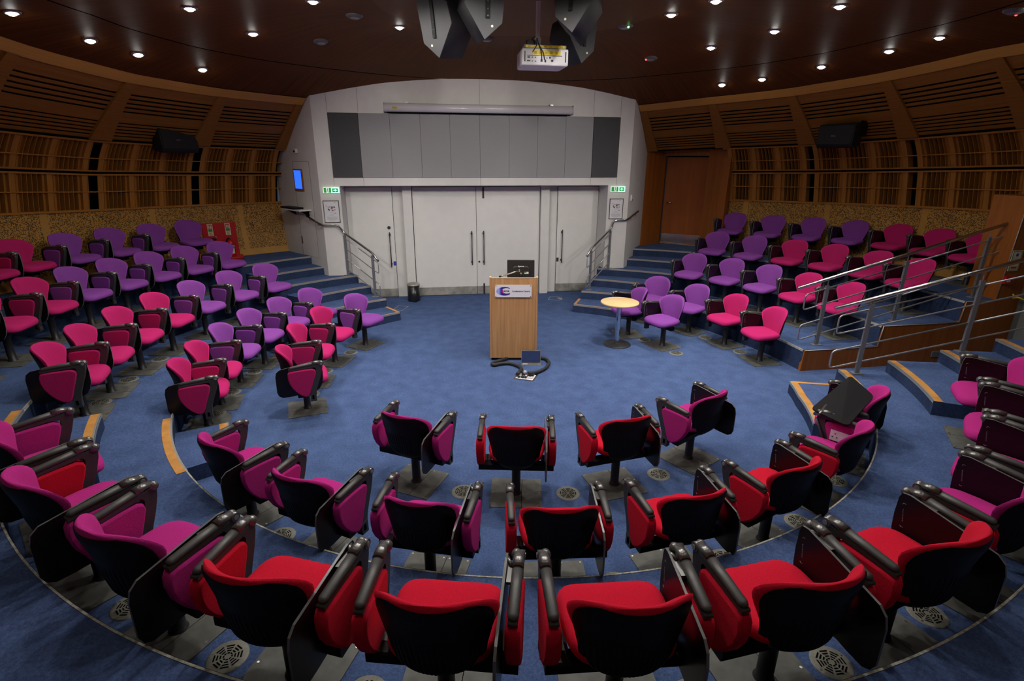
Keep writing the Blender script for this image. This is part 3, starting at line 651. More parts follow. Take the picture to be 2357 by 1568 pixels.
# ================================================================ CHAIRS
def build_chair_meshes():
    ms = {}
    b = MB(); b.boxb(-.235,.050,-.225,.225,0,.007); b.boxb(.054,.235,-.225,.225,0,.007)
    b.boxb(-.232,.232,-.222,.222,0,.003,1)
    for x in (-.215,-.02,.03,.075,.215):
        for y in (-.205,.205):
            if x in (-.02,): continue
            b.cyl((x,y,0),.0075,.006,.0085,8,2)
    for y in (0.,):
        for x in (-.215,.215): b.cyl((x,y,0),.0075,.006,.0085,8,2)
    ms['base_plate'] = b.mesh('base_plate', [M['plate'],M['dark'],M['screw']])
    b = MB(); b.lathe([(.052,.005),(.046,.02),(.040,.024),(.040,.29),(.052,.295),(.055,.31),(.055,.375),(0,.375)], 18); ms['post'] = b.mesh('post', [M['post']])
    for k, x0 in (('beam2',-.335),('beam1',-.15)):
        b = MB(); b.prism([(-.075,.29),(-.01,.29),(.0,.30),(.0,.345),(-.01,.355),(-.075,.355),(-.085,.345),(-.085,.30)], x0, .335, 'yzx'); b.box((0,0,.395),(.16,.2,.07)); ms[k] = b.mesh('beam', [M['black']])
    # seat cushion: superelliptic rings
    def seat_ring(rho, z, n=40):
        out = []
        for k in range(n):
            a = 2*math.pi*k/n; c, s = math.cos(a), math.sin(a); e = .45
            x = math.copysign(abs(c)**e, c)*.255*rho; y = math.copysign(abs(s)**e, s)*.224*rho + .052
            x *= 1 - .16*max(0., (.06-y)/.28); 
            zz = z + .026 - .022*max(0., (y-.12)/.16)**2 - .010*(1-min(1, (x/.2)**2))*(1 if z > .43 else 0) + .012*max(0,(-.02-y)/.2)
            out.append((x, y, zz))
        return out
    b = MB(); prof = [(0.001,.458),(.3,.459),(.55,.461),(.75,.462),(.88,.458),(.95,.448),(.99,.430),(1.,.412),(.985,.394),(.93,.384),(.5,.382),(.001,.382)]
    vs = [v for r, z in prof for v in seat_ring(r, z)]; n = 40
    b.add(vs, [(i*n+k, i*n+(k+1)%n, (i+1)*n+(k+1)%n, (i+1)*n+k) for i in range(len(prof)-1) for k in range(n)], smooth=True)
    ms['seat'] = b.mesh('seat', [M['red']])
    b = MB(); prof = [(.90,.386),(.88,.372),(.78,.355),(.4,.345),(.001,.345)]
    vs = [v for r, z in prof for v in seat_ring(r, z)]
    b.add(vs, [(i*n+k, i*n+(k+1)%n, (i+1)*n+(k+1)%n, (i+1)*n+k) for i in range(len(prof)-1) for k in range(n)], smooth=True)
    ms['seat_pan'] = b.mesh('seat_pan', [M['black']])
    # back
    VW = [(0,.130),(.03,.158),(.10,.176),(.25,.200),(.42,.228),(.55,.250),(.64,.260),(.72,.260),(.80,.247),(.87,.222),(.92,.192),(.96,.150),(.985,.100),(1.,.02)]
    def hw(v): return interp(v, [p[0] for p in VW], [p[1] for p in VW])
    def spine(v): return -.170 - .075*v - .02*v*v
    def backpt(u, v, off, wscale=1., vmap=lambda v: v):
        vv = vmap(v); w = hw(vv)*wscale; x = u*w
        y = spine(vv) + 1.9*x*x
        return (x, y+off, .415 + .415*vv)
    vsm = [0,.02,.05,.1,.17,.25,.33,.42,.5,.58,.65,.72,.78,.84,.89,.93,.96,.98,.992,1.]
    nu = 18
    b = MB(); 
    def fr(i, j):  # front with soft rim
        u = -1+2*i/nu; v = vsm[j]; e = max(abs(u), abs(2*v-1)); roll = (max(0, abs(u)-.6)/.4)**3; rv = (max(0, v-.80)/.20)**3
        return backpt(u, v, .028*(1-roll)*(1-rv*.9) + .006*math.sin(math.pi*max(0,min(1,v)))*(1-u*u))
    def bk(i, j):
        u = -1+2*i/nu; v = vsm[j]; roll = (max(0, abs(u)-.6)/.4)**3; rv = (max(0, v-.80)/.20)**3
        return backpt(u, v, -.028*(1-roll)*(1-rv*.9))
    nj = len(vsm)
    F = [fr(i,j) for j in range(nj) for i in range(nu+1)]; B = [bk(i,j) for j in range(nj) for i in range(nu+1)]
    q = nu+1; fs = []
    for j in range(nj-1):
        for i in range(nu): fs.append((j*q+i, j*q+i+1, (j+1)*q+i+1, (j+1)*q+i)); o = nj*q; fs.append((o+j*q+i, o+(j+1)*q+i, o+(j+1)*q+i+1, o+j*q+i+1))
    o = nj*q
    for j in range(nj-1): fs.append((j*q, (j+1)*q, o+(j+1)*q, o+j*q)); fs.append((j*q+nu, o+j*q+nu, o+(j+1)*q+nu, (j+1)*q+nu))
    for i in range(nu): fs.append((i, o+i, o+i+1, i+1)); fs.append(((nj-1)*q+i, (nj-1)*q+i+1, o+(nj-1)*q+i+1, o+(nj-1)*q+i))
    b.add(F+B, fs, smooth=True); ms['backrest'] = b.mesh('backrest', [M['red']])
    # black moulded shell with slots in its lower half
    nu2, nv2 = 72, 26
    b = MB()
    def sh(u, v):
        uu = -1+2*u; vv = -.19 + v*1.13
        w = hw(max(0,vv)) * interp(vv, [0,.25,.45,.7], [1.22,1.06,.99,.92]) if vv >= 0 else .1586*math.sqrt(max(.02, 1-(vv/.2)**2))
        # rounded top corners of the shell
        x = uu*w; y = spine(max(vv,-.19)) + 1.9*x*x - .034
        if vv < .05: y += (.05-vv)**2*1.0
        e = max(abs(uu)**6, (max(0, vv-.86)/.08)**2)
        y += .014*min(1., e)
        amp = .010*max(0., min(1., (.50-vv)/.15))*max(0., min(1., (vv+.08)/.08))*(1-abs(uu)**8)
        y -= amp*(0 if int(round(u*nu2)) % 4 in (0,) else 1)
        return (x, y, .415+.415*vv)
    b.grid(nu2, nv2, sh, smooth=True); ms['back_shell'] = b.mesh('back_shell', [M['black']], recalc=False)
    # arms (built for +x side at x = .315, mirrored for the other)
    for sd, sg in (('R',1),('L',-1)):
        X = .315*sg
        b = MB(); outer = [(.262,.655),(.250,.59),(.222,.52),(.180,.44),(.142,.36),(.120,.24)]; inner = [(.045,.24),(.052,.32),(.092,.42),(.132,.50),(.160,.565),(.168,.600),(.15,.622),(-.20,.606),(-.20,.622),(.20,.648),(.22,.66)]
        b.prism(outer+inner, X-.021, X+.021, 'yzx', bev=.004)
        b.box((X,.085,.275),(.05,.085,.09)); b.boxb(min(X,X-sg*.09),max(X,X-sg*.09),-.04,.09,.295,.35)
        ms['arm_frame'+sd] = b.mesh('arm_frame', [M['grey']])
        b = MB(); b.box((X+sg*.0255,.083,.278),(.004,.028,.045)); ms['slot'+sd] = b.mesh('latch_slot', [M['dark']])
        b = MB(); pan = [(.150,.588),(.158,.560),(.135,.505),(.095,.425),(.055,.335),(.030,.300),(-.005,.288),(-.05,.300),(-.11,.335),(-.165,.390),(-.205,.450),(-.222,.515),(-.218,.568),(-.195,.595),(-.12,.602),(.0,.606),(.11,.606)]
        b.prism(pan, X-.033, X+.033, 'yzx', bev=.014); ms['panel'+sd] = b.mesh('side_panel', [M['red']])
        b = MB(); b.tube([(X,-.262,.618),(X,-.255,.622),(X,-.235,.626),(X,-.05,.640),(X,.165,.656)], .027, 14, rr=[.010,.020,.026,.027,.027])
        for i, v in enumerate(b.v): zc_ = .618+.038*(v[1]+.262)/.427; b.v[i] = (X+(v[0]-X)*.92, v[1], zc_+(v[2]-zc_)*.72+.006)
        ms['pad'+sd] = b.mesh('arm_pad', [M['pad']])
        b = MB(); b.tube([(X,.160,.662),(X,.205,.668),(X,.250,.662)],.026,12,rr=[.0265,.027,.022])
        for i, v in enumerate(b.v): b.v[i] = (v[0], v[1], .664+(v[2]-.664)*.8)
        b.sphere((X-sg*.012,.258,.650),.028,sc=(.9,1,1)); b.tube([(X-.024,.256,.650),(X+.026,.256,.650)],.024,14); b.tube([(X+sg*.026,.256,.650),(X+sg*.029,.256,.650)],.013,12,mi=1)
        ms['joint'+sd] = b.mesh('arm_joint', [M['joint'], M['trim']])
    for sd in 'RL':
        for key in ('arm_frame','slot','panel'):
            for v in ms[key+sd].vertices: v.co.y = .14+(v.co.y-.158)*.805; v.co.z += .03*max(0, (v.co.z-.24)/.4)
        for v in ms['pad'+sd].vertices: v.co.y = .150+(v.co.y-.165)*(.290/.427); v.co.z += .03
        for v in ms['joint'+sd].vertices: v.co.y -= .050; v.co.z += .03
    tab = [(.235,.662),(.248,.63),(.252,.53),(.246,.44),(.225,.37),(.185,.315),(.13,.288),(-.20,.262),(-.30,.262),(-.345,.285),(-.365,.33),(-.362,.52),(-.345,.575),(-.30,.606),(.02,.648),(.19,.668)]
    b = MB(); X = .315-.056; b.prism(tab, X-.006, X+.006, 'yzx', mi=0, mi_side=1); ms['tablet'] = b.mesh('writing_tablet', [M['blacksatin'],M['tabedge']])
    for v in ms['tablet'].vertices: v.co.y = .215+(v.co.y-.252)*.835; v.co.z += .03
    # tiny maker's script on the tablet
    b = MB(); rnd = random.Random(5); p = []
    for k in range(24):
        u = k/23; p.append((X-.0066, .177-.004*math.sin(k*2.3)-.012*u, .605-.075*u))
    b.tube(p, .0006, 4); b.tube([(X-.0066,.186,.63),(X-.0066,.182,.64),(X-.0066,.17,.638)],.0009,4); b.tube([(X-.0066,.172,.505),(X-.0066,.166,.498),(X-.0066,.156,.502)],.0009,4)
    ms['script'] = b.mesh('maker_mark', [M['greyink']])
    b = MB(); b.tube([(.285,.135,.675),(.272,.16,.685),(.262,.185,.68)],.010,8); b.box((.285,.10,.670),(.03,.12,.014)); ms['hinge'] = b.mesh('tablet_hinge', [M['joint']])
    return ms
CM = build_chair_meshes()
def part(name, key, parent, mat=None):
    o = link(name, CM[key], parent)
    if mat is not None:
        o.material_slots[0].link = 'OBJECT'; o.material_slots[0].material = mat
    return o
def chair(x, y, z, th, colour, label, group, two, turn=0., lcol=None, unfolded=False, size=1., arm=True):
    t = thing('auditorium_chair', label, 'chair', (x, y, z), R(th+90+turn), group); t.scale = (size, size, size)
    part('base_plate', 'base_plate', t); part('post', 'post', t); part('beam', 'beam2' if two else 'beam1', t)
    s = part('seat', 'seat', t, M[colour]); part('seat_pan', 'seat_pan', s)
    k = part('backrest', 'backrest', t, M[colour]); part('back_shell', 'back_shell', k)
    for sd in (('R','L') if two else ('R',) if arm else ()):
        a = part('armrest', 'arm_frame'+sd, t)
        part('side_panel', 'panel'+sd, a, M[lcol if (lcol and sd == 'L') else colour]); part('arm_pad', 'pad'+sd, a); part('arm_joint', 'joint'+sd, a)
        if colour != 'x': part('latch_slot', 'slot'+sd, a)
    if not unfolded and arm:
        w = part('writing_tablet', 'tablet', t); part('maker_mark', 'script', w); part('tablet_hinge', 'hinge', w)
    return t
ORD = ['first','second','third','fourth','fifth','sixth','seventh','eighth','ninth','tenth','eleventh','twelfth']
ROWN = ['front row','second row','third row','fourth row','back row']
CNAME = {'red':'red','magenta':'magenta','pink':'crimson pink','purple':'purple'}
LEFT = [
 (0,[(-166.9,2.85,'pink'),(176.5,2.84,'pink'),(160.7,2.85,'pink'),(144.5,2.84,'purple')]),
 (0,[(-166.1,3.93,'pink'),(-174.5,3.88,'pink'),(175.1,3.86,'purple'),(164.9,3.84,'purple'),(155.0,3.82,'purple'),(145.3,3.80,'purple')]),
 (1,[(-166.6,5.04,'pink'),(-173.6,4.99,'pink'),(178.2,4.95,'pink'),(170.0,4.92,'pink'),(161.6,4.91,'purple'),(152.9,4.90,'purple'),(144.7,4.86,'purple')]),
 (2,[(-170.8,6.12,'pink'),(-178.0,6.12,'pink'),(174.8,6.13,'pink'),(168.6,6.14,'purple'),(162.6,6.1,'purple'),(156.8,6.06,'purple'),(151.0,6.0,'purple'),(145.2,5.90,'purple')]),
 (3,[(170.6,7.2,'pink'),(165.9,7.2,'pink'),(160.6,7.08,'purple'),(155.2,7.0,'purple'),(149.9,6.88,'purple'),(144.5,6.82,'purple')])]
VENTS = []
for ri, (lv, lst) in enumerate(LEFT):
    n = len(lst)
    for i, (th, r, c) in enumerate(lst):
        x, y = pol(r, th)
        chair(x, y, lv*H, th, c, '%s fabric chair, %s from the stairs, %s below extinguisher board' % (CNAME[c], ORD[n-1-i], ROWN[ri]), '%s of chairs below the extinguisher board' % ROWN[ri], False, arm=not (ri == 4 and i == n-1))
        if i < n-1:
            a2 = lst[i+1]; d = ((a2[0]-th+180)%360)-180; VENTS.append((th+d/2, (r+a2[1])/2-.02, lv*H, 'round floor vent beside %s chair from the stairs, %s below extinguisher board' % (ORD[n-2-i], ROWN[ri]), ri))
NEAR = [
 (0,[(-120.4,2.82,'magenta',None),(-100.6,2.81,'red',None),(-81.1,2.79,'red',None),(-60.9,2.77,'magenta',None)]),
 (0,[(-136.0+13.3*i,3.93,c,l) for i,(c,l) in enumerate([('magenta',None),('magenta',None),('magenta',None),('red',None),('red',None),('red',None),('magenta','red'),('magenta',None)])]),
 (1,[(-142.2+9.55*i,5.06,c,l) for i,(c,l) in enumerate([('magenta',None),('magenta','red'),('magenta',None),('red',None),('red',None),('red',None),('red',None),('red',None),('magenta','red'),('magenta',None),('magenta',None),('magenta','red')])])]
for ri, (lv, lst) in enumerate(NEAR):
    n = len(lst)
    for i, (th, r, c, l) in enumerate(lst):
        x, y = pol(r, th); unf = (ri == 1 and i == 6)
        rn = ['innermost row','middle row','outermost row'][ri]
        lab = '%s two-armed chair seen from behind, %s from left in the %s' % (CNAME[c], ORD[i], rn)
        if unf: lab = 'magenta two-armed chair with its black writing tablet swung up and socket showing'
        t = chair(x, y, lv*H, th, c, lab, '%s of chairs near the camera' % rn, True, lcol=l, unfolded=unf, size=(1.0, 1.03, 1.095)[ri])
        if unf: UNF = t
        if i < n-1: VENTS.append((th+(lst[i+1][0]-th)/2, r+.03, lv*H, 'round floor vent between %s and %s chairs from left, %s' % (ORD[i], ORD[i+1], rn), ri+5))
RIGHT = [
 (0,[(35.7,2.68,'purple',-36),(19.9,2.69,'purple',0)]),
 (0,[(37.8,3.67,'purple',0),(25.4,3.67,'purple',0),(13.2,3.69,'pink',0),(.9,3.73,'pink',0)]),
 (1,[(35.9,4.78,'purple',0),(27.2,4.84,'purple',0),(18.7,4.88,'purple',0),(10.0,4.92,'pink',0),(1.7,5.02,'pink',0)]),
 (2,[(36.7,5.86,'purple',0),(29.3,5.9,'purple',0),(22.3,6.04,'pink',0),(15.9,6.18,'pink',0),(9.0,6.25,'pink',0),(2.4,6.25,'pink',0)]),
 (3,[(37.5,6.86,'purple',0),(31.1,6.98,'purple',0),(25.3,7.2,'purple',0),(19.8,7.42,'purple',0),(14.3,7.55,'pink',0),(9.1,7.6,'pink',0),(4.0,7.62,'pink',0)])]
for ri, (lv, lst) in enumerate(RIGHT):
    n = len(lst)
    for i, (th, r, c, tn) in enumerate(lst):
        x, y = pol(r, th)
        lab = '%s fabric chair, %s from timber door side, %s beyond round table' % (CNAME[c], ORD[i], ROWN[ri])
        if tn: lab = 'purple fabric chair turned sideways right behind the round table'
        chair(x, y, lv*H, th, c, lab, '%s of chairs beyond the round table' % ROWN[ri], False, turn=tn)
        if i < n-1: VENTS.append((th+(lst[i+1][0]-th)/2, r-.02, lv*H, 'round floor vent past %s chair from timber door, %s beyond table' % (ORD[i], ROWN[ri]), ri+10))
VENTS.append((11.9,2.66,0,'round floor vent in open carpet in front of the crimson pink chairs',10)); 
# unfolded tablet of the chair whose socket shows
mw = Matrix.Translation(UNF.location) @ Matrix.Rotation(UNF.rotation_euler.z, 4, 'Z') @ Matrix.Scale(UNF.scale.x, 4); inv = mw.inverted()
q = [inv @ Vector(p) for p in ((2.385,-2.87,.71),(3.20,-2.37,.79),(3.14,-2.77,.74),(2.49,-3.215,.70))]
def rounded_quad(q, r=.06, n=5):
    out = []
    for i in range(4):
        a, p, c = q[i-1], q[i], q[(i+1)%4]; s, e = p+(a-p).normalized()*r, p+(c-p).normalized()*r
        for j in range(n+1): u = j/n; out.append(s*(1-u)**2+p*2*u*(1-u)+e*u*u)
    return out
rq = rounded_quad(q); nq = (q[1]-q[0]).cross(q[3]-q[0]).normalized()*.012; nq = -nq if nq.z < 0 else nq
b = MB(); k = len(rq); b.add([v for v in rq]+[v+nq for v in rq], [tuple(range(k)), tuple(range(k, 2*k))]); b.add([v for v in rq]+[v+nq for v in rq], [(i,(i+1)%k,k+(i+1)%k,k+i) for i in range(k)], 1)
w = b.obj('writing_tablet', [M['black'],M['black']], UNF)
b = MB(); b.tube([(.30,.24,.655), (q[0]*.75+q[3]*.25), (q[0]*.6+q[3]*.2+q[1]*.2)], .016, 8); b.obj('tablet_hinge', M['joint'], w)
b = MB(); b.tube([(.285,.22,.63),(.275,.15,.50),(.27,.10,.40)],.010,8); b.obj('tablet_stay', M['grey'], w)
sk = MB(); sk.box((.277,-.02,.52),(.012,.20,.095)); s_ = sk.obj('power_socket', M['paper'], UNF); s_['label'] = 'white twin power socket'
b = MB()
for yy in (-.07,.04):
    for dy, dz in ((0,.02),(-.018,-.012),(.018,-.012)): b.box((.270,yy+dy,.52+dz),(.003,.012,.008))
b.obj('socket_holes', M['ink'], s_)
# ---------------------------------------------------------------- floor vents
def vent_mesh():
    b = MB(); b.lathe([(0,.004),(.102,.004),(.108,.002),(.110,0)], 32)
    for k, (ra_, rb_) in enumerate(((.018,.027),(.035,.044),(.052,.061),(.069,.078))):
        for i in range(8):
            a0, a1 = 2*math.pi*(i+.12)/8, 2*math.pi*(i+.88)/8
            b.add([(r*math.cos(a), r*math.sin(a), .0052) for r, a in ((ra_,a0),(rb_,a0),(rb_,a1),(ra_,a1))], [(0,1,2,3)], 1)
    for a in (math.pi*.5, math.pi*1.5): b.cyl((.092*math.cos(a),.092*math.sin(a),0),.006,.004,.0055,8,2)
    return b.mesh('floor_vent', [M['vent'],M['dark'],M['screw']], recalc=False)
VM = vent_mesh()
GV = {0:'front row vents below extinguisher board',1:'second row vents below extinguisher board',2:'third row vents below extinguisher board',3:'fourth row vents below extinguisher board',4:'back row vents below extinguisher board'}
for th, r, z, lab, g in VENTS:
    if g in (3,4,12,13,14): continue
    x, y = pol(r, th); link('floor_vent', VM, None, lab, 'floor vent', 'round floor vents between the chairs', None, (x, y, z+.001), R(th+10))
# ================================================================ STAGE OBJECTS
lz = R(-8)
LC = thing('lectern', 'oak veneered lectern with white conference sign, standing mid-stage', 'lectern', (.105,.595,0), lz)
LH = 1.283; lw = .34
b = MB(); b.boxb(-lw+.014,lw-.014,0,.02,.045,LH-.006); b.obj('front_panel', M['oak'], LC)
for s in (-1,1):
    b = MB(); b.prism([(-.004,.045),(.46,.045),(.46,1.02),(.07,LH),(-.004,LH)], s*lw-.012, s*lw+.012, 'yzx'); b.obj('side_panel', M['oak'], LC)
b = MB(); b.boxb(-lw+.012,lw-.012,.02,.45,1.04,1.06); b.obj('worktop', M['oaklight'], LC)
b = MB(); b.boxb(-lw-.013,-lw+.013,-.006,.07,LH,LH+.012); b.boxb(lw-.013,lw+.013,-.006,.07,LH,LH+.012); b.boxb(-lw+.012,lw-.012,-.003,.023,LH-.006,LH+.002); b.obj('edge_trim', M['oaklight'], LC)
b = MB()
for x in (-lw+.03,lw-.03):
    for y in (.05,.45): b.cyl((x,y,.024),.024,-.018,.018,10); b.tube([(x,y,.03),(x,y,.05)],.008,6)
b.obj('castor', M['black'], LC)
SG = thing('lectern_sign', 'white acrylic sign with blue crescent logo on the lectern front', 'sign', (.105,.595,0), lz)
x0, x1, z0, z1 = -.275,.262,1.00,1.185
b = MB(); b.prism([(x0,z0),(x1,z0),(x1,z1),(x0,z1)], -.022, -.016, 'xzy'); b.obj('board', plain('white_acrylic',(.80,.79,.84),.25), SG)
b = MB()
for x in (x0+.014,x1-.014):
    for z in (z0+.014,z1-.014): b.prism([(x+.007*math.cos(a*math.pi/5),z+.007*math.sin(a*math.pi/5)) for a in range(10)], -.026,-.0, 'xzy')
b.obj('stud', M['ink'], SG)
# crescent logo
def crescent(ox, oz, a, bb, ix, iz, ia, ib, t0, t1, n=40):
    out = [(ox+a*math.cos(R(t0+(t1-t0)*i/n)), oz+bb*math.sin(R(t0+(t1-t0)*i/n))) for i in range(n+1)]
    inn = [(ix+ia*math.cos(R(t0+(t1-t0)*i/n)), iz+ib*math.sin(R(t0+(t1-t0)*i/n))) for i in range(n+1)]
    return out, inn
oz_ = (z0+z1)/2-.003; ox_ = x0+.140
out, inn = crescent(ox_, oz_, .118, .064, ox_+.030, oz_+.003, .072, .044, 48, 312)
def ring_strip(A_, B_, yy, nm, m, par):
    b = MB(); n = len(A_); b.add([(p[0],yy,p[1]) for p in A_]+[(p[0],yy,p[1]) for p in B_], [(i,i+1,n+i+1,n+i) for i in range(n-1)]); return b.obj(nm, m, par, recalc=False)
lg = plain('logo_blue', (.05,.06,.40), .5); nt = lg.node_tree; tc = N(nt,'ShaderNodeTexCoord'); sx_ = N(nt,'ShaderNodeSeparateXYZ'); nt.links.new(tc.outputs['Object'], sx_.inputs[0])
mr = N(nt,'ShaderNodeMapRange'); mr.inputs[1].default_value = x0+.02; mr.inputs[2].default_value = x0+.10; nt.links.new(sx_.outputs[0], mr.inputs[0]); rp = ramp(nt, [(0,(.22,.27,.80)),(.45,(.45,.45,.80)),(.8,(.06,.06,.50)),(1,(.02,.02,.22))]); nt.links.new(mr.outputs[0], rp.inputs[0]); nt.links.new(rp.outputs[0], nt.nodes['Principled BSDF'].inputs['Base Color'])
ring_strip(out, inn, -.0226, 'logo_crescent', lg, SG)
o2, i2 = crescent(ox_+.030, oz_+.003, .074, .046, ox_+.036, oz_+.006, .062, .039, 150, 318)
ring_strip(o2, i2, -.0230, 'logo_swoosh', M['magentaink'], SG)
text('logo_lettering', 'ceme', .046, M['ink'], SG, Matrix.Translation((ox_-.030,-.0228,oz_-.008)) @ FACE_Y, bold=.0008)
text('sign_lettering', 'Conference Centre', .0325, M['ink'], SG, Matrix.Translation((x0+.252,-.0228,oz_-.010)) @ FACE_Y, bold=.0006)
MN = thing('monitor', 'black computer monitor seen from behind on top of the lectern', 'monitor', (.26,.90,0), lz)
mt = Matrix.Rotation(R(-6), 3, 'X')
b = MB(); b.prism([(-.20,-.17),(.20,-.17),(.205,-.16),(.205,.16),(.20,.17),(-.20,.17),(-.205,.16),(-.205,-.16)], -.02, .02, 'xzy', bev=.006)
for i, v in enumerate(b.v): b.v[i] = tuple(mt @ Vector(v) + Vector((0,0,1.315)))
b.obj('casing', M['moncase'], MN)
b = MB(); b.prism([(-.13,-.12),(.13,-.12),(.13,.05),(.10,.09),(-.10,.09),(-.13,.05)], -.045, -.018, 'xzy', bev=.01)
for i, v in enumerate(b.v): b.v[i] = tuple(mt @ Vector(v) + Vector((0,0,1.300)))
b.obj('rear_hump', M['moncase'], MN)
b = MB(); b.prism([(-.05,-.05),(.05,-.05),(.05,.05),(-.05,.05)], -.058, -.045, 'xzy'); b.sphere((0,-.07,0),.028)
for i, v in enumerate(b.v): b.v[i] = tuple(mt @ Vector(v) + Vector((0,0,1.275)))
b.obj('mount_plate', M['handledark'], MN)
b = MB(); b.boxb(.045,.115,-.049,-.046,-.005,.024)
for i, v in enumerate(b.v): b.v[i] = tuple(mt @ Vector(v) + Vector((0,0,1.285)))
b.obj('rating_sticker', M['paper'], MN)
b = MB(); b.boxb(.05,.085,-.051,-.049,.010,.022)
for i, v in enumerate(b.v): b.v[i] = tuple(mt @ Vector(v) + Vector((0,0,1.285)))
b.obj('sticker_print', M['greenink'], MN)
text('maker_lettering', 'iiyama', .036, M['paper'], MN, Matrix.Translation((0,-.044,1.388)) @ FACE_Y, bold=.0007, align='CENTER')
b = MB(); b.tube([(.0,.015,1.30),(.0,.05,1.22),(.0,.05,1.06)],.016,8); b.cyl((0,.05,1.06),.09,0,.012,18); b.obj('stand', M['black'], MN)
AR = thing('jointed_bracket', 'silver jointed bracket reaching from the lectern top to the monitor', 'bracket', (.105,.60,0), lz)
b = MB(); b.tube([(-.20,.07,1.285),(-.14,.09,1.302),(.0,.14,1.335),(.06,.16,1.35)],.011,10); b.sphere((.085,.17,1.355),.02); b.obj('arm', M['steel'], AR)
b = MB(); b.tube([(-.20,.07,1.06),(-.20,.07,1.28)],.014,10); b.sphere((-.20,.07,1.285),.017); b.obj('pivot', M['black'], AR)
# round table
TB = thing('round_table', 'small round maple-topped pedestal table with chrome column', 'table', (1.925,1.085,0))
b = MB(); b.lathe([(0,.735),(.300,.735),(.306,.732),(.308,.72),(.306,.708),(.300,.705),(0,.705)], 48); b.obj('tabletop', M['maple'], TB)
b = MB(); b.cyl((0,0,0),.04,.03,.705,20); b.obj('column', plain('chrome',(.62,.63,.66),.07,metal=1.), TB)
b = MB(); b.lathe([(.225,0),(.228,.008),(.22,.016),(.12,.032),(.06,.045),(.045,.055),(0,.055)], 40); b.obj('base', M['post'], TB)
# bin
BN = thing('waste_bin', 'black pedal waste bin by the white wall', 'bin', (-1.455,4.42,0))
b = MB(); b.lathe([(0,.0),(.125,.0),(.13,.01),(.13,.355),(.0,.355)], 28); b.obj('body', M['binblack'], BN)
b = MB(); b.lathe([(.137,.345),(.139,.365),(.12,.382),(.0,.388)], 28); b.obj('lid', M['kick'], BN)
b = MB(); b.box((.03,-.15,.02),(.06,.05,.012)); b.obj('pedal', M['black'], BN)
# open floor box with cable, lid
FB = thing('floor_box', 'open steel floor box full of plugs in the carpet before the lectern', 'floor box', (.18,-.07,0), R(-27))
b = MB()
for q_ in ((-.145,.145,.10,.125),(-.145,.145,-.125,-.10),(-.145,-.125,-.10,.10),(.125,.145,-.10,.10)): b.boxb(q_[0],q_[1],q_[2],q_[3],0,.008)
b.obj('frame', M['steel'], FB)
b = MB(); b.boxb(-.125,.125,-.10,.10,.001,.003); b.obj('tray', M['paper'], FB)
b = MB(); rnd = random.Random(2)
for k in range(9): b.box((rnd.uniform(-.09,.08),rnd.uniform(-.06,.06),.014),(rnd.uniform(.02,.05),rnd.uniform(.015,.04),.022), rz=rnd.uniform(0,2))
for k in range(6):
    p0 = Vector((rnd.uniform(-.1,.06),rnd.uniform(-.06,.07),.02)); b.tube(smooth_path([p0,p0+Vector((rnd.uniform(-.05,.05),rnd.uniform(-.05,.05),.04)),p0+Vector((rnd.uniform(-.08,.08),rnd.uniform(-.06,.06),.015))],4,.03),.005,6)
b.obj('plug', M['ink'], FB)
b = MB(); b.box((-.03,.06,.05),(.035,.03,.03)); b.box((.07,-.02,.012),(.07,.05,.014)); b.obj('white_connector', M['paper'], FB)
LD = thing('carpet_hatch_cover', 'blue carpet-faced hatch cover propped against the lectern foot', 'hatch cover', (.335,.36,0), R(-8))
tl = Matrix.Rotation(R(-13), 3, 'X')
def tilt(b):
    for i, v in enumerate(b.v): b.v[i] = tuple(tl @ Vector(v))
    return b
b = MB(); b.boxb(-.145,.145,-.006,.012,.0,.225); tilt(b).obj('plate', M['kick'], LD)
b = MB(); b.boxb(-.138,.138,-.012,-.006,.048,.218); tilt(b).obj('carpet_inlay', M['lidcarpet'], LD)
b = MB(); b.boxb(-.125,-.05,-.008,-.006,.012,.034); tilt(b).obj('label_plate', M['paper'], LD)
b = MB(); b.tube(smooth_path([(.02,.62,.03),(-.18,.50,.03),(-.25,.42,.035),(-.22,.37,.03),(-.10,.43,.03),(.03,.42,.03),(.13,.30,.03),(.17,.16,.03),(.10,.03,.04),(.06,-.06,.045)],5,.12),.026,10)
b.obj('cable_sleeve', M['spk'], None, label='thick black cable sleeve curling from under the lectern to the floor box', cat='cable')
b = MB(); b.tube(smooth_path([(.30,.58,.04),(.48,.60,.035),(.60,.52,.03),(.62,.36,.03),(.53,.16,.03),(.36,.01,.03),(.22,-.04,.045)],5,.12),.024,10)
b.obj('cable_sleeve', M['spk'], None, label='black cable sleeve looping round behind the carpet-faced lid', cat='cable')
def floor_outline(pts, label):
    b = MB(); n = len(pts)
    for i in range(n): p, q_ = Vector((*pts[i],.002)), Vector((*pts[(i+1)%n],.002)); d = q_-p; b.box((p+q_)/2,(d.length+.012,.012,.004),rz=math.atan2(d.y,d.x))
    t = thing('floor_hatch', label, 'floor hatch'); b.obj('frame', M['alu'], t)
    c = Vector((sum(p[0] for p in pts)/n, sum(p[1] for p in pts)/n)); b2 = MB(); b2.add([(c.x+(p[0]-c.x)*.97, c.y+(p[1]-c.y)*.97, .0015) for p in pts], [tuple(range(n))]); b2.obj('carpet_cover', M['carpet'], t, recalc=False); return t
floor_outline([(-1.862,3.747),(-1.762,4.035),(-1.564,3.939),(-1.684,3.655)], 'flush floor hatch with thin metal frame by the black bin')
t = floor_outline([(1.43,4.10),(1.53,4.36),(1.77,4.27),(1.67,4.02)], 'flush floor hatch with small steel flap by the far door')
b = MB(); b.box((1.70,4.15,.004),(.07,.16,.004),rz=.37); b.obj('flap', M['alu'], t)
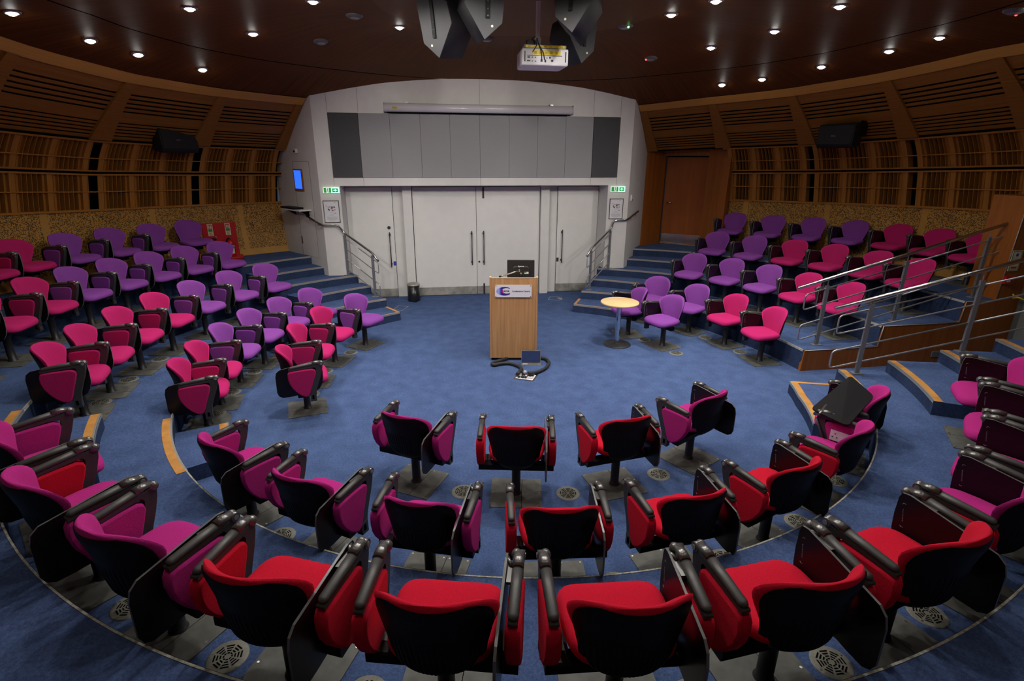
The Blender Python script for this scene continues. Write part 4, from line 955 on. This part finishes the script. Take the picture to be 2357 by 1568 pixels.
# ---- fire point
fth = 138.6; fx, fy = pol(6.86, fth); fz = R(fth+90)   # local -y towards the room centre... local +y = into the room
FP = thing('extinguisher_board', 'red extinguisher stand board against the perforated wall', 'stand', (-5.22,4.66,.96), math.atan2(.26,.62)+R(0))
tlb = Matrix.Rotation(R(-4), 3, 'X')
b = MB(); b.prism([(-.31,.03),(.31,.03),(.30,.71),(-.30,.71)], .0, .03, 'xzy', bev=.006); b.obj('board', M['fire'], FP)
b = MB(); b.prism([(-.31,-.26),(.31,-.26),(.36,-.22),(.36,.06),(-.36,.06),(-.36,-.22)], 0, .05, 'xyz', bev=.012); b.obj('foot', M['fire'], FP)
def fire_sign(x, label):
    t = thing('extinguisher_sign', label, 'sign', FP.location, FP.rotation_euler.z, 'signs on the red extinguisher board')
    z = .46
    b = MB(); b.boxb(x-.047,x+.047,-.006,-.001,z,z+.235); b.obj('card', M['cream'], t)
    b = MB(); b.boxb(x-.036,x+.036,-.008,-.006,z+.145,z+.222); b.obj('red_pictogram', M['redink'], t)
    b = MB(); b.boxb(x-.024,x-.008,-.010,-.008,z+.155,z+.205); b.prism([(x+.004,z+.155),(x+.026,z+.155),(x+.024,z+.185),(x+.014,z+.21),(x+.006,z+.185)],-.010,-.008,'xzy'); b.obj('white_symbol', M['cream'], t)
    b = MB(); b.boxb(x-.036,x+.036,-.008,-.006,z+.085,z+.135); b.obj('green_block', M['greenink'], t)
    b = MB()
    for k in range(5): b.boxb(x-.03,x+.028-.006*(k%2),-.008,-.006,z+.012+.013*k,z+.017+.013*k)
    b.obj('print', M['redink'], t)
fire_sign(-.155, 'cream extinguisher sign on the red board, above the extinguisher nearest the chairs'); fire_sign(.155, 'cream extinguisher sign on the red board, above the black-horned extinguisher')
def extinguisher(x, gas, label):
    t = thing('fire_extinguisher', label, 'fire extinguisher', (FP.location.x, FP.location.y, 1.01), FP.rotation_euler.z, 'extinguishers on the red stand')
    y = -.12
    b = MB(); b.lathe([(0,.0),(.07,.0),(.075,.015),(.075,.26),(.06,.31),(.03,.335),(.025,.35),(0,.35)], 20, (x,y,0)); b.obj('cylinder', M['fire'], t)
    b = MB(); b.boxb(x-.02,x+.02,y-.05,y+.02,.35,.375); b.boxb(x-.012,x+.012,y-.10,y-.03,.375,.385); b.boxb(x-.012,x+.012,y-.10,y-.03,.40,.41); b.obj('lever_handle', M['joint'], t)
    if gas:
        b = MB(); b.tube(smooth_path([(x,y,.37),(x-.05,y-.06,.36),(x-.09,y-.08,.28)],4,.04),.012,8); b.tube([(x-.09,y-.08,.30),(x-.085,y-.08,.20),(x-.07,y-.08,.10)],.03,10,rr=[.016,.026,.036]); b.obj('horn', M['black'], t)
        b = MB(); b.lathe([(.0762,.05),(.0762,.26)], 10, (x,y,0)); b.obj('black_label', M['ink'], t)
        text('label_lettering', 'CO2', .055, M['paper'], t, Matrix.Translation((x-.05,y-.079,.19)) @ FACE_Y, bold=.001)
        b = MB(); b.boxb(x-.05,x+.05,y-.079,y-.077,.06,.17); b.obj('instruction_label', M['cream'], t)
    else:
        b = MB(); b.tube(smooth_path([(x,y,.365),(x-.06,y-.05,.38),(x-.10,y-.05,.30),(x-.09,y-.05,.12)],4,.05),.010,8); b.obj('hose', M['black'], t)
        b = MB(); b.sphere((x+.012,y,.40),.016); b.obj('blue_cap', M['skyink'], t)
        b = MB(); b.lathe([(.0762,.08),(.0762,.24)], 10, (x,y,0)); b.obj('cream_label', M['cream'], t)
extinguisher(-.10, False, 'red fire extinguisher with cream label and blue cap, nearest the chairs'); extinguisher(.155, True, 'red gas fire extinguisher with black horn and black label')
# ---- passage signs
t = thing('fire_notice', 'cream framed fire action notice on timber above the red call point', 'sign', (7.32,Y_W-.001,1.55))
b = MB(); b.boxb(-.085,.085,-.01,0,-.15,.15); b.obj('card', M['cream'], t)
b = MB()
for q_ in ((-.075,-.068,-.14,.14),(.068,.075,-.14,.14),(-.075,.075,.133,.14),(-.075,.075,-.14,-.133)): b.boxb(q_[0],q_[1],-.012,-.01,q_[2],q_[3])
b.obj('border', M['greenink'], t)
b = MB(); b.prism([(.022*math.cos(a*math.pi/6),.085+.022*math.sin(a*math.pi/6)) for a in range(12)],-.012,-.01,'xzy'); b.obj('blue_symbol', M['navyink'], t)
b = MB(); b.boxb(-.05,.05,-.012,-.01,-.115,-.085); b.boxb(-.05,.03,-.012,-.01,-.05,-.03); b.obj('red_text', M['redink'], t)
b = MB()
for k in range(4): b.boxb(-.05,.05,-.012,-.01,-.015+.016*k,-.011+.016*k)
b.obj('print', M['greyink'], t)
t = thing('call_point', 'red fire call point on timber below the fire action notice', 'alarm', (7.27,Y_W-.001,1.27))
b = MB(); b.boxb(-.06,.06,-.045,0,-.055,.055); b.obj('housing', M['fire'], t)
b = MB(); b.boxb(-.035,.02,-.049,-.045,-.025,.025); b.obj('glass', M['paper'], t)
t = thing('wall_socket', 'brushed steel twin socket low on the timber passage wall', 'socket', (6.42,Y_W-.001,.15))
b = MB(); b.boxb(-.075,.075,-.01,0,-.045,.045); b.obj('plate', M['doorgrey'], t)
b = MB()
for x in (-.035,.035):
    for dx, dz in ((0,.016),(-.012,-.008),(.012,-.008)): b.box((x+dx,-.011,dz),(.008,.004,.007))
b.obj('socket_holes', M['ink'], t)
# ================================================================ CEILING EQUIPMENT
def wall_speaker(c, th, label):
    t = thing('wall_speaker', label, 'loudspeaker', c, R(th+90), 'black loudspeakers on the slatted walls')   # local +y faces the centre
    pr = [(-.02,-.20),(.22,-.24),(.27,-.18),(.24,.16),(.0,.20)]
    b = MB(); b.prism(pr, -.33, .33, 'yzx', bev=.012); b.obj('cabinet', M['spkblack'], t)
    b = MB(); b.prism([(.232,-.22),(.279,-.172),(.252,.14),(.244,.14)], -.31, .31, 'yzx'); b.obj('grille', M['spkblack'], t)
    b = MB(); b.boxb(-.345,-.33,-.12,.12,-.03,.22); b.boxb(.33,.345,-.12,.12,-.03,.22); b.boxb(-.345,.345,-.12,-.06,.17,.25); b.obj('yoke', M['black'], t)
    b = MB(); b.box((.03,.269,-.03),(.08,.01,.022),mat=Matrix.Rotation(-.08,3,'X')); b.obj('badge', M['joint'], t)
wall_speaker((-5.53,4.00,3.22), 143.5, 'black loudspeaker on the slatted wall above the perforated extinguisher side')
wall_speaker((6.56,2.56,3.36), 21.5, 'black loudspeaker on the slatted wall above the purple back row')
def hang_speaker(c, rz, tilt_, s, label, flip=1):
    t = thing('hanging_speaker', label, 'loudspeaker', c, 0, 'loudspeaker cluster around the projector')
    t.rotation_euler = (R(tilt_), 0, R(rz))
    pr = [(-.20,.26),(.02,.33),(.20,.22),(.24,.02),(.03,-.30),(-.16,-.14)]
    pr = [(p[0]*s*flip, p[1]*s) for p in pr]
    b = MB(); b.prism(pr, 0, .46*s, 'xzy', bev=.004); b.obj('cabinet', M['spk'], t)
    b = MB(); b.prism([(p[0]*.985,p[1]*.985) for p in pr], -.006, .0, 'xzy'); b.obj('side_plate', M['spkside'], t)
    b = MB(); b.boxb(-.02*s,.02*s,-.02,-.008,-.10*s,.40*s); b.boxb(-.02*s,.02*s,-.02,.48*s,.40*s,.425*s); b.boxb(-.02*s,.02*s,.462*s,.48*s,-.10*s,.40*s); b.obj('bracket', M['black'], t)
    b = MB()
    for z in (-.08,-.02,.05): b.cyl((0,0,0),.0,0,0,4) if False else b.prism([(.006*math.cos(a),.006*math.sin(a)+z*s) for a in (0,1.05,2.1,3.14,4.19,5.24)], -.026,-.02,'xzy')
    b.obj('bolt', M['joint'], t)
    b = MB(); b.prism([(-.05*s*flip+.012*math.cos(a),-.17*s+.012*math.sin(a)) for a in (0,.785,1.57,2.36,3.14,3.93,4.71,5.5)], -.009,-.005,'xzy'); b.obj('badge', M['cream'], t)
    return t
hang_speaker((-.93,-.42,4.24), -38, 8, .98, 'angular black loudspeaker hanging left of the projector pole')
hang_speaker((-.42,-.95,4.33), 6, 4, .95, 'angular black loudspeaker hanging between that one and the pole', -1)
hang_speaker((.42,-.95,4.42), -28, -6, .98, 'large black loudspeaker hanging just right of the projector pole')
hang_speaker((.84,.02,4.28), 20, 0, .92, 'black loudspeaker half hidden behind the one right of the pole', -1)
PJ = thing('projector', 'white ceiling projector with yellow warning strips hanging on a pole', 'projector', (.31,-.10,4.035), R(0)); PJ.scale = (.88, .88, .88)
b = MB(); b.prism([(-.30,-.22),(.30,-.22),(.30,.20),(.26,.24),(-.26,.24),(-.30,.20)], -.125, .075, 'xyz', bev=.02); b.obj('body', M['proj'], PJ)
b = MB(); b.prism([(-.275,-.205),(.275,-.205),(.26,.20),(-.26,.20)], .075, .12, 'xyz', bev=.015); b.obj('top_cover', M['projgrey'], PJ)
b = MB(); b.boxb(-.255,.255,-.2075,-.2055,.083,.112); b.boxb(-.17,.20,-.2225,-.2205,.0,.052); b.obj('warning_strip', M['yellow'], PJ)
b = MB(); rnd = random.Random(9)
for k in range(7): b.boxb(-.23+.07*k,-.19+.07*k,-.209,-.2074,.088+.004*(k%2),.106-.004*(k%3))
for k in range(5): b.boxb(-.15+.07*k,-.115+.07*k,-.224,-.2224,.010,.042-.004*(k%3))
b.obj('strip_print', plain('print_ochre',(.50,.36,.02),.6), PJ)
b = MB(); b.boxb(-.24,.22,-.224,-.2205,-.012,-.006)
for (x, z, w_, h_) in ((-.22,-.03,.03,.015),(-.17,-.03,.014,.012),(-.13,-.03,.014,.012),(-.22,-.07,.04,.012),(-.17,-.075,.014,.01),(-.13,-.075,.018,.01),(.0,-.07,.02,.03),(.02,-.035,.012,.012),(.06,-.03,.02,.02),(.09,-.065,.028,.024),(-.05,-.065,.025,.03)): b.boxb(x-w_/2,x+w_/2,-.226,-.2205,z-h_/2,z+h_/2)
b.boxb(-.275,-.262,-.224,-.22,-.08,.04); b.boxb(.262,.275,-.224,-.22,-.08,.04); b.obj('connector', M['ink'], PJ)
b = MB(); b.lathe([(.13,.12),(.12,.135),(0,.14)], 24); b.obj('mount_disc', M['projgrey'], PJ)
b = MB(); b.cyl((-.06,0,0),.03,.20,.69,14); b.lathe([(.045,.13),(.045,.24)],14,(-.06,0,0)); b.obj('pole', M['proj'], PJ)
b = MB(); b.tube(smooth_path([(-.10,-.02,.24),(-.16,-.10,.20),(-.10,-.22,.13),(-.17,-.24,.03)],4,.05),.007,6); b.tube(smooth_path([(-.08,-.04,.22),(-.09,-.22,.12),(-.06,-.245,.04),(-.05,-.23,-.05)],4,.05),.007,6); b.tube([(-.09,-.22,.12),(-.03,-.245,.02),(-.01,-.23,-.06)],.006,6); b.obj('cable', M['ink'], PJ)
b = MB(); b.boxb(-.22,-.10,-.12,-.02,.125,.19); b.obj('junction_box', M['spk'], PJ)
# downlights ------------------------------------------------------------
def ceil_frame(x, y):
    e = .05; n = Vector((-(ceil_z(x+e,y)-ceil_z(x-e,y))/(2*e), -(ceil_z(x,y+e)-ceil_z(x,y-e))/(2*e), 1)).normalized(); return -n
def ring_mesh():
    b = MB(); b.lathe([(.085,.0),(.085,.008),(.062,.014),(.055,.012),(.052,.002)], 24); return b.mesh('downlight', [M['trim']], recalc=False)
RM = ring_mesh(); b = MB(); b.lathe([(0,.036),(.02,.034),(.036,.026),(.046,.014),(.050,.002)], 20); LM_ = b.mesh('lens', [M['lamp']], recalc=False)
def downlight(x, y, label, group, energy=150., size=150., blend=.8):
    z = ceil_z(x, y); n = ceil_frame(x, y)
    t = thing('downlight', label, 'ceiling light', (x, y, z), 0, group); t.rotation_euler = Vector((0,0,1)).rotation_difference(n).to_euler()
    link('ring', RM, t); link('lens', LM_, t)
    ld = bpy.data.lights.new('downlight_lamp', 'SPOT'); ld.energy = energy; ld.spot_size = R(size); ld.spot_blend = blend; ld.shadow_soft_size = .055; ld.color = (1,.955,.90)
    lo = link('downlight_lamp', ld, None, loc=(x+n.x*.03, y+n.y*.03, z+n.z*.03)); lo.rotation_euler = Vector((0,0,-1)).rotation_difference(Vector((n.x*.5,n.y*.5,-1)).normalized()).to_euler()
OUT_L = [(-5.54,.63),(-5.28,1.58),(-4.97,2.11),(-4.41,2.83)]; MID_L = [(-3.71,.69),(-3.30,1.66)]; INN = [(-2.27,.36),(-1.35,1.45),(1.99,.22),(2.22,-.44)]
OUT_R = [(4.35,3.13),(4.82,2.63),(5.30,1.78),(5.63,.82),(5.72,.11)]; MID_R = [(3.29,1.64),(3.67,.64),(3.67,-.57)]
E0 = 165.
for i, p in enumerate(OUT_L): downlight(*p, 'lit downlight in outer ceiling ring above the left wall, %s from the camera' % ORD[i], 'outer ring downlights', 15., 110.)
for i, p in enumerate(OUT_R): downlight(*p, 'lit downlight in outer ceiling ring above the right wall, %s from the stage' % ORD[i], 'outer ring downlights', 15., 110.)
for i, p in enumerate(MID_L): downlight(*p, 'lit downlight in middle ceiling ring on the left half, %s from the camera' % ORD[i], 'middle ring downlights', 130., 92., .9)
for i, p in enumerate(MID_R): downlight(*p, 'lit downlight in middle ceiling ring on the right half, %s from the stage' % ORD[i], 'middle ring downlights', 130., 92., .9)
for i, p in enumerate(INN): downlight(*p, 'lit downlight in inner ceiling ring near the speakers, %s from the left' % ORD[i], 'inner ring downlights', E0, 108., .9)
# the rings carry on above and behind the camera
for r, ths in ((5.6,[188,206,224,242,260,278,296,314,332,346]),(3.7,[196,222,248,274,300,324]),(2.1,[205,240,275,310])):
    for k, th in enumerate(ths):
        x, y = pol(r, th); downlight(x, y, 'lit downlight above the near seats, %s in the %s ring' % (ORD[k], {5.6:'outer',3.7:'middle',2.1:'inner'}[r]), 'downlights above the near seats', {5.6:10., 3.7:50., 2.1:130.}[r], {5.6:120., 3.7:120., 2.1:168.}[r], {5.6:.8, 3.7:.8, 2.1:.4}[r])
for x, y, tx in ((-4.0,-3.2,-1.1),(-2.6,-4.4,-.4),(2.9,-4.4,.5),(4.2,-3.2,1.2)):     # added unseen spots that brighten the white stage wall
    ld = bpy.data.lights.new('added_wall_fill', 'SPOT'); ld.energy = 195; ld.spot_size = R(46); ld.spot_blend = .9; ld.shadow_soft_size = .12; ld.color = (1,.96,.90)
    p = Vector((x, y, ceil_z(x, y)-.12)); lo = link('added_wall_fill', ld, None, loc=p); lo.rotation_euler = Vector((0,0,-1)).rotation_difference((Vector((tx,4.2,2.0))-p).normalized()).to_euler()
for (x, y, led, lab) in ((-1.88,.92,None,'round grey ceiling grille nearest the left hanging loudspeaker'),(-2.50,2.11,None,'round grey ceiling grille above the white wall, without a light'),(1.64,.88,'ledgreen','round grey ceiling sensor with a tiny green light'),(2.65,2.41,'ledred','round grey ceiling sensor with a tiny red light, above the white wall'),(-.10,1.98,None,'round grey ceiling grille just behind the hanging loudspeakers'),(5.38,-1.12,'ledred','round grey ceiling sensor with red light at the top right corner')):
    n = ceil_frame(x, y); t = thing('ceiling_sensor', lab, 'sensor', (x, y, ceil_z(x, y)), 0, 'round grey ceiling sensors'); t.rotation_euler = Vector((0,0,1)).rotation_difference(n).to_euler()
    b = MB(); b.lathe([(.105,0),(.105,.012),(.08,.03),(0,.034)], 28); b.obj('body', M['sensor'], t)
    b = MB(); b.lathe([(.06,.0335),(.055,.040),(0,.041)], 20); b.obj('grille', M['trim'], t)
    if led: b = MB(); b.sphere((-.06 if led == 'ledred' else .06,.05,.03),.014); b.obj('led', M[led], t)
# ================================================================ LIGHT, WORLD, CAMERA
w = bpy.data.worlds.new('world'); S.world = w; w.use_nodes = True; w.node_tree.nodes['Background'].inputs[0].default_value = (.5,.55,.7,1); w.node_tree.nodes['Background'].inputs[1].default_value = .05
cam = bpy.data.cameras.new('camera'); co = bpy.data.objects.new('camera', cam); COL.objects.link(co)
f, yaw, pitch, roll = 1226.989, .1558, .3327, .0051
cam.sensor_fit = 'HORIZONTAL'; cam.sensor_width = 36; cam.lens = f/2357*36; cam.clip_start = .05; cam.clip_end = 60
fw = Vector((math.sin(yaw)*math.cos(pitch), math.cos(yaw)*math.cos(pitch), -math.sin(pitch))); rt = Vector((math.cos(yaw), -math.sin(yaw), 0)); up = rt.cross(fw)
r2 = rt*math.cos(roll)+up*math.sin(roll); u2 = -rt*math.sin(roll)+up*math.cos(roll)
mt4 = Matrix((r2, u2, -fw)).transposed().to_4x4(); mt4.translation = (-1.0957,-6.9111,2.9491); co.matrix_world = mt4
S.camera = co
S.cycles.max_bounces = 5; S.cycles.diffuse_bounces = 2; S.cycles.use_adaptive_sampling = True; S.cycles.adaptive_threshold = .06; S.cycles.adaptive_min_samples = 16; S.cycles.glossy_bounces = 2; S.cycles.use_denoising = True; S.cycles.sample_clamp_indirect = 4.0
S.view_settings.view_transform = 'Standard'; S.view_settings.look = 'None'; S.view_settings.exposure = .76
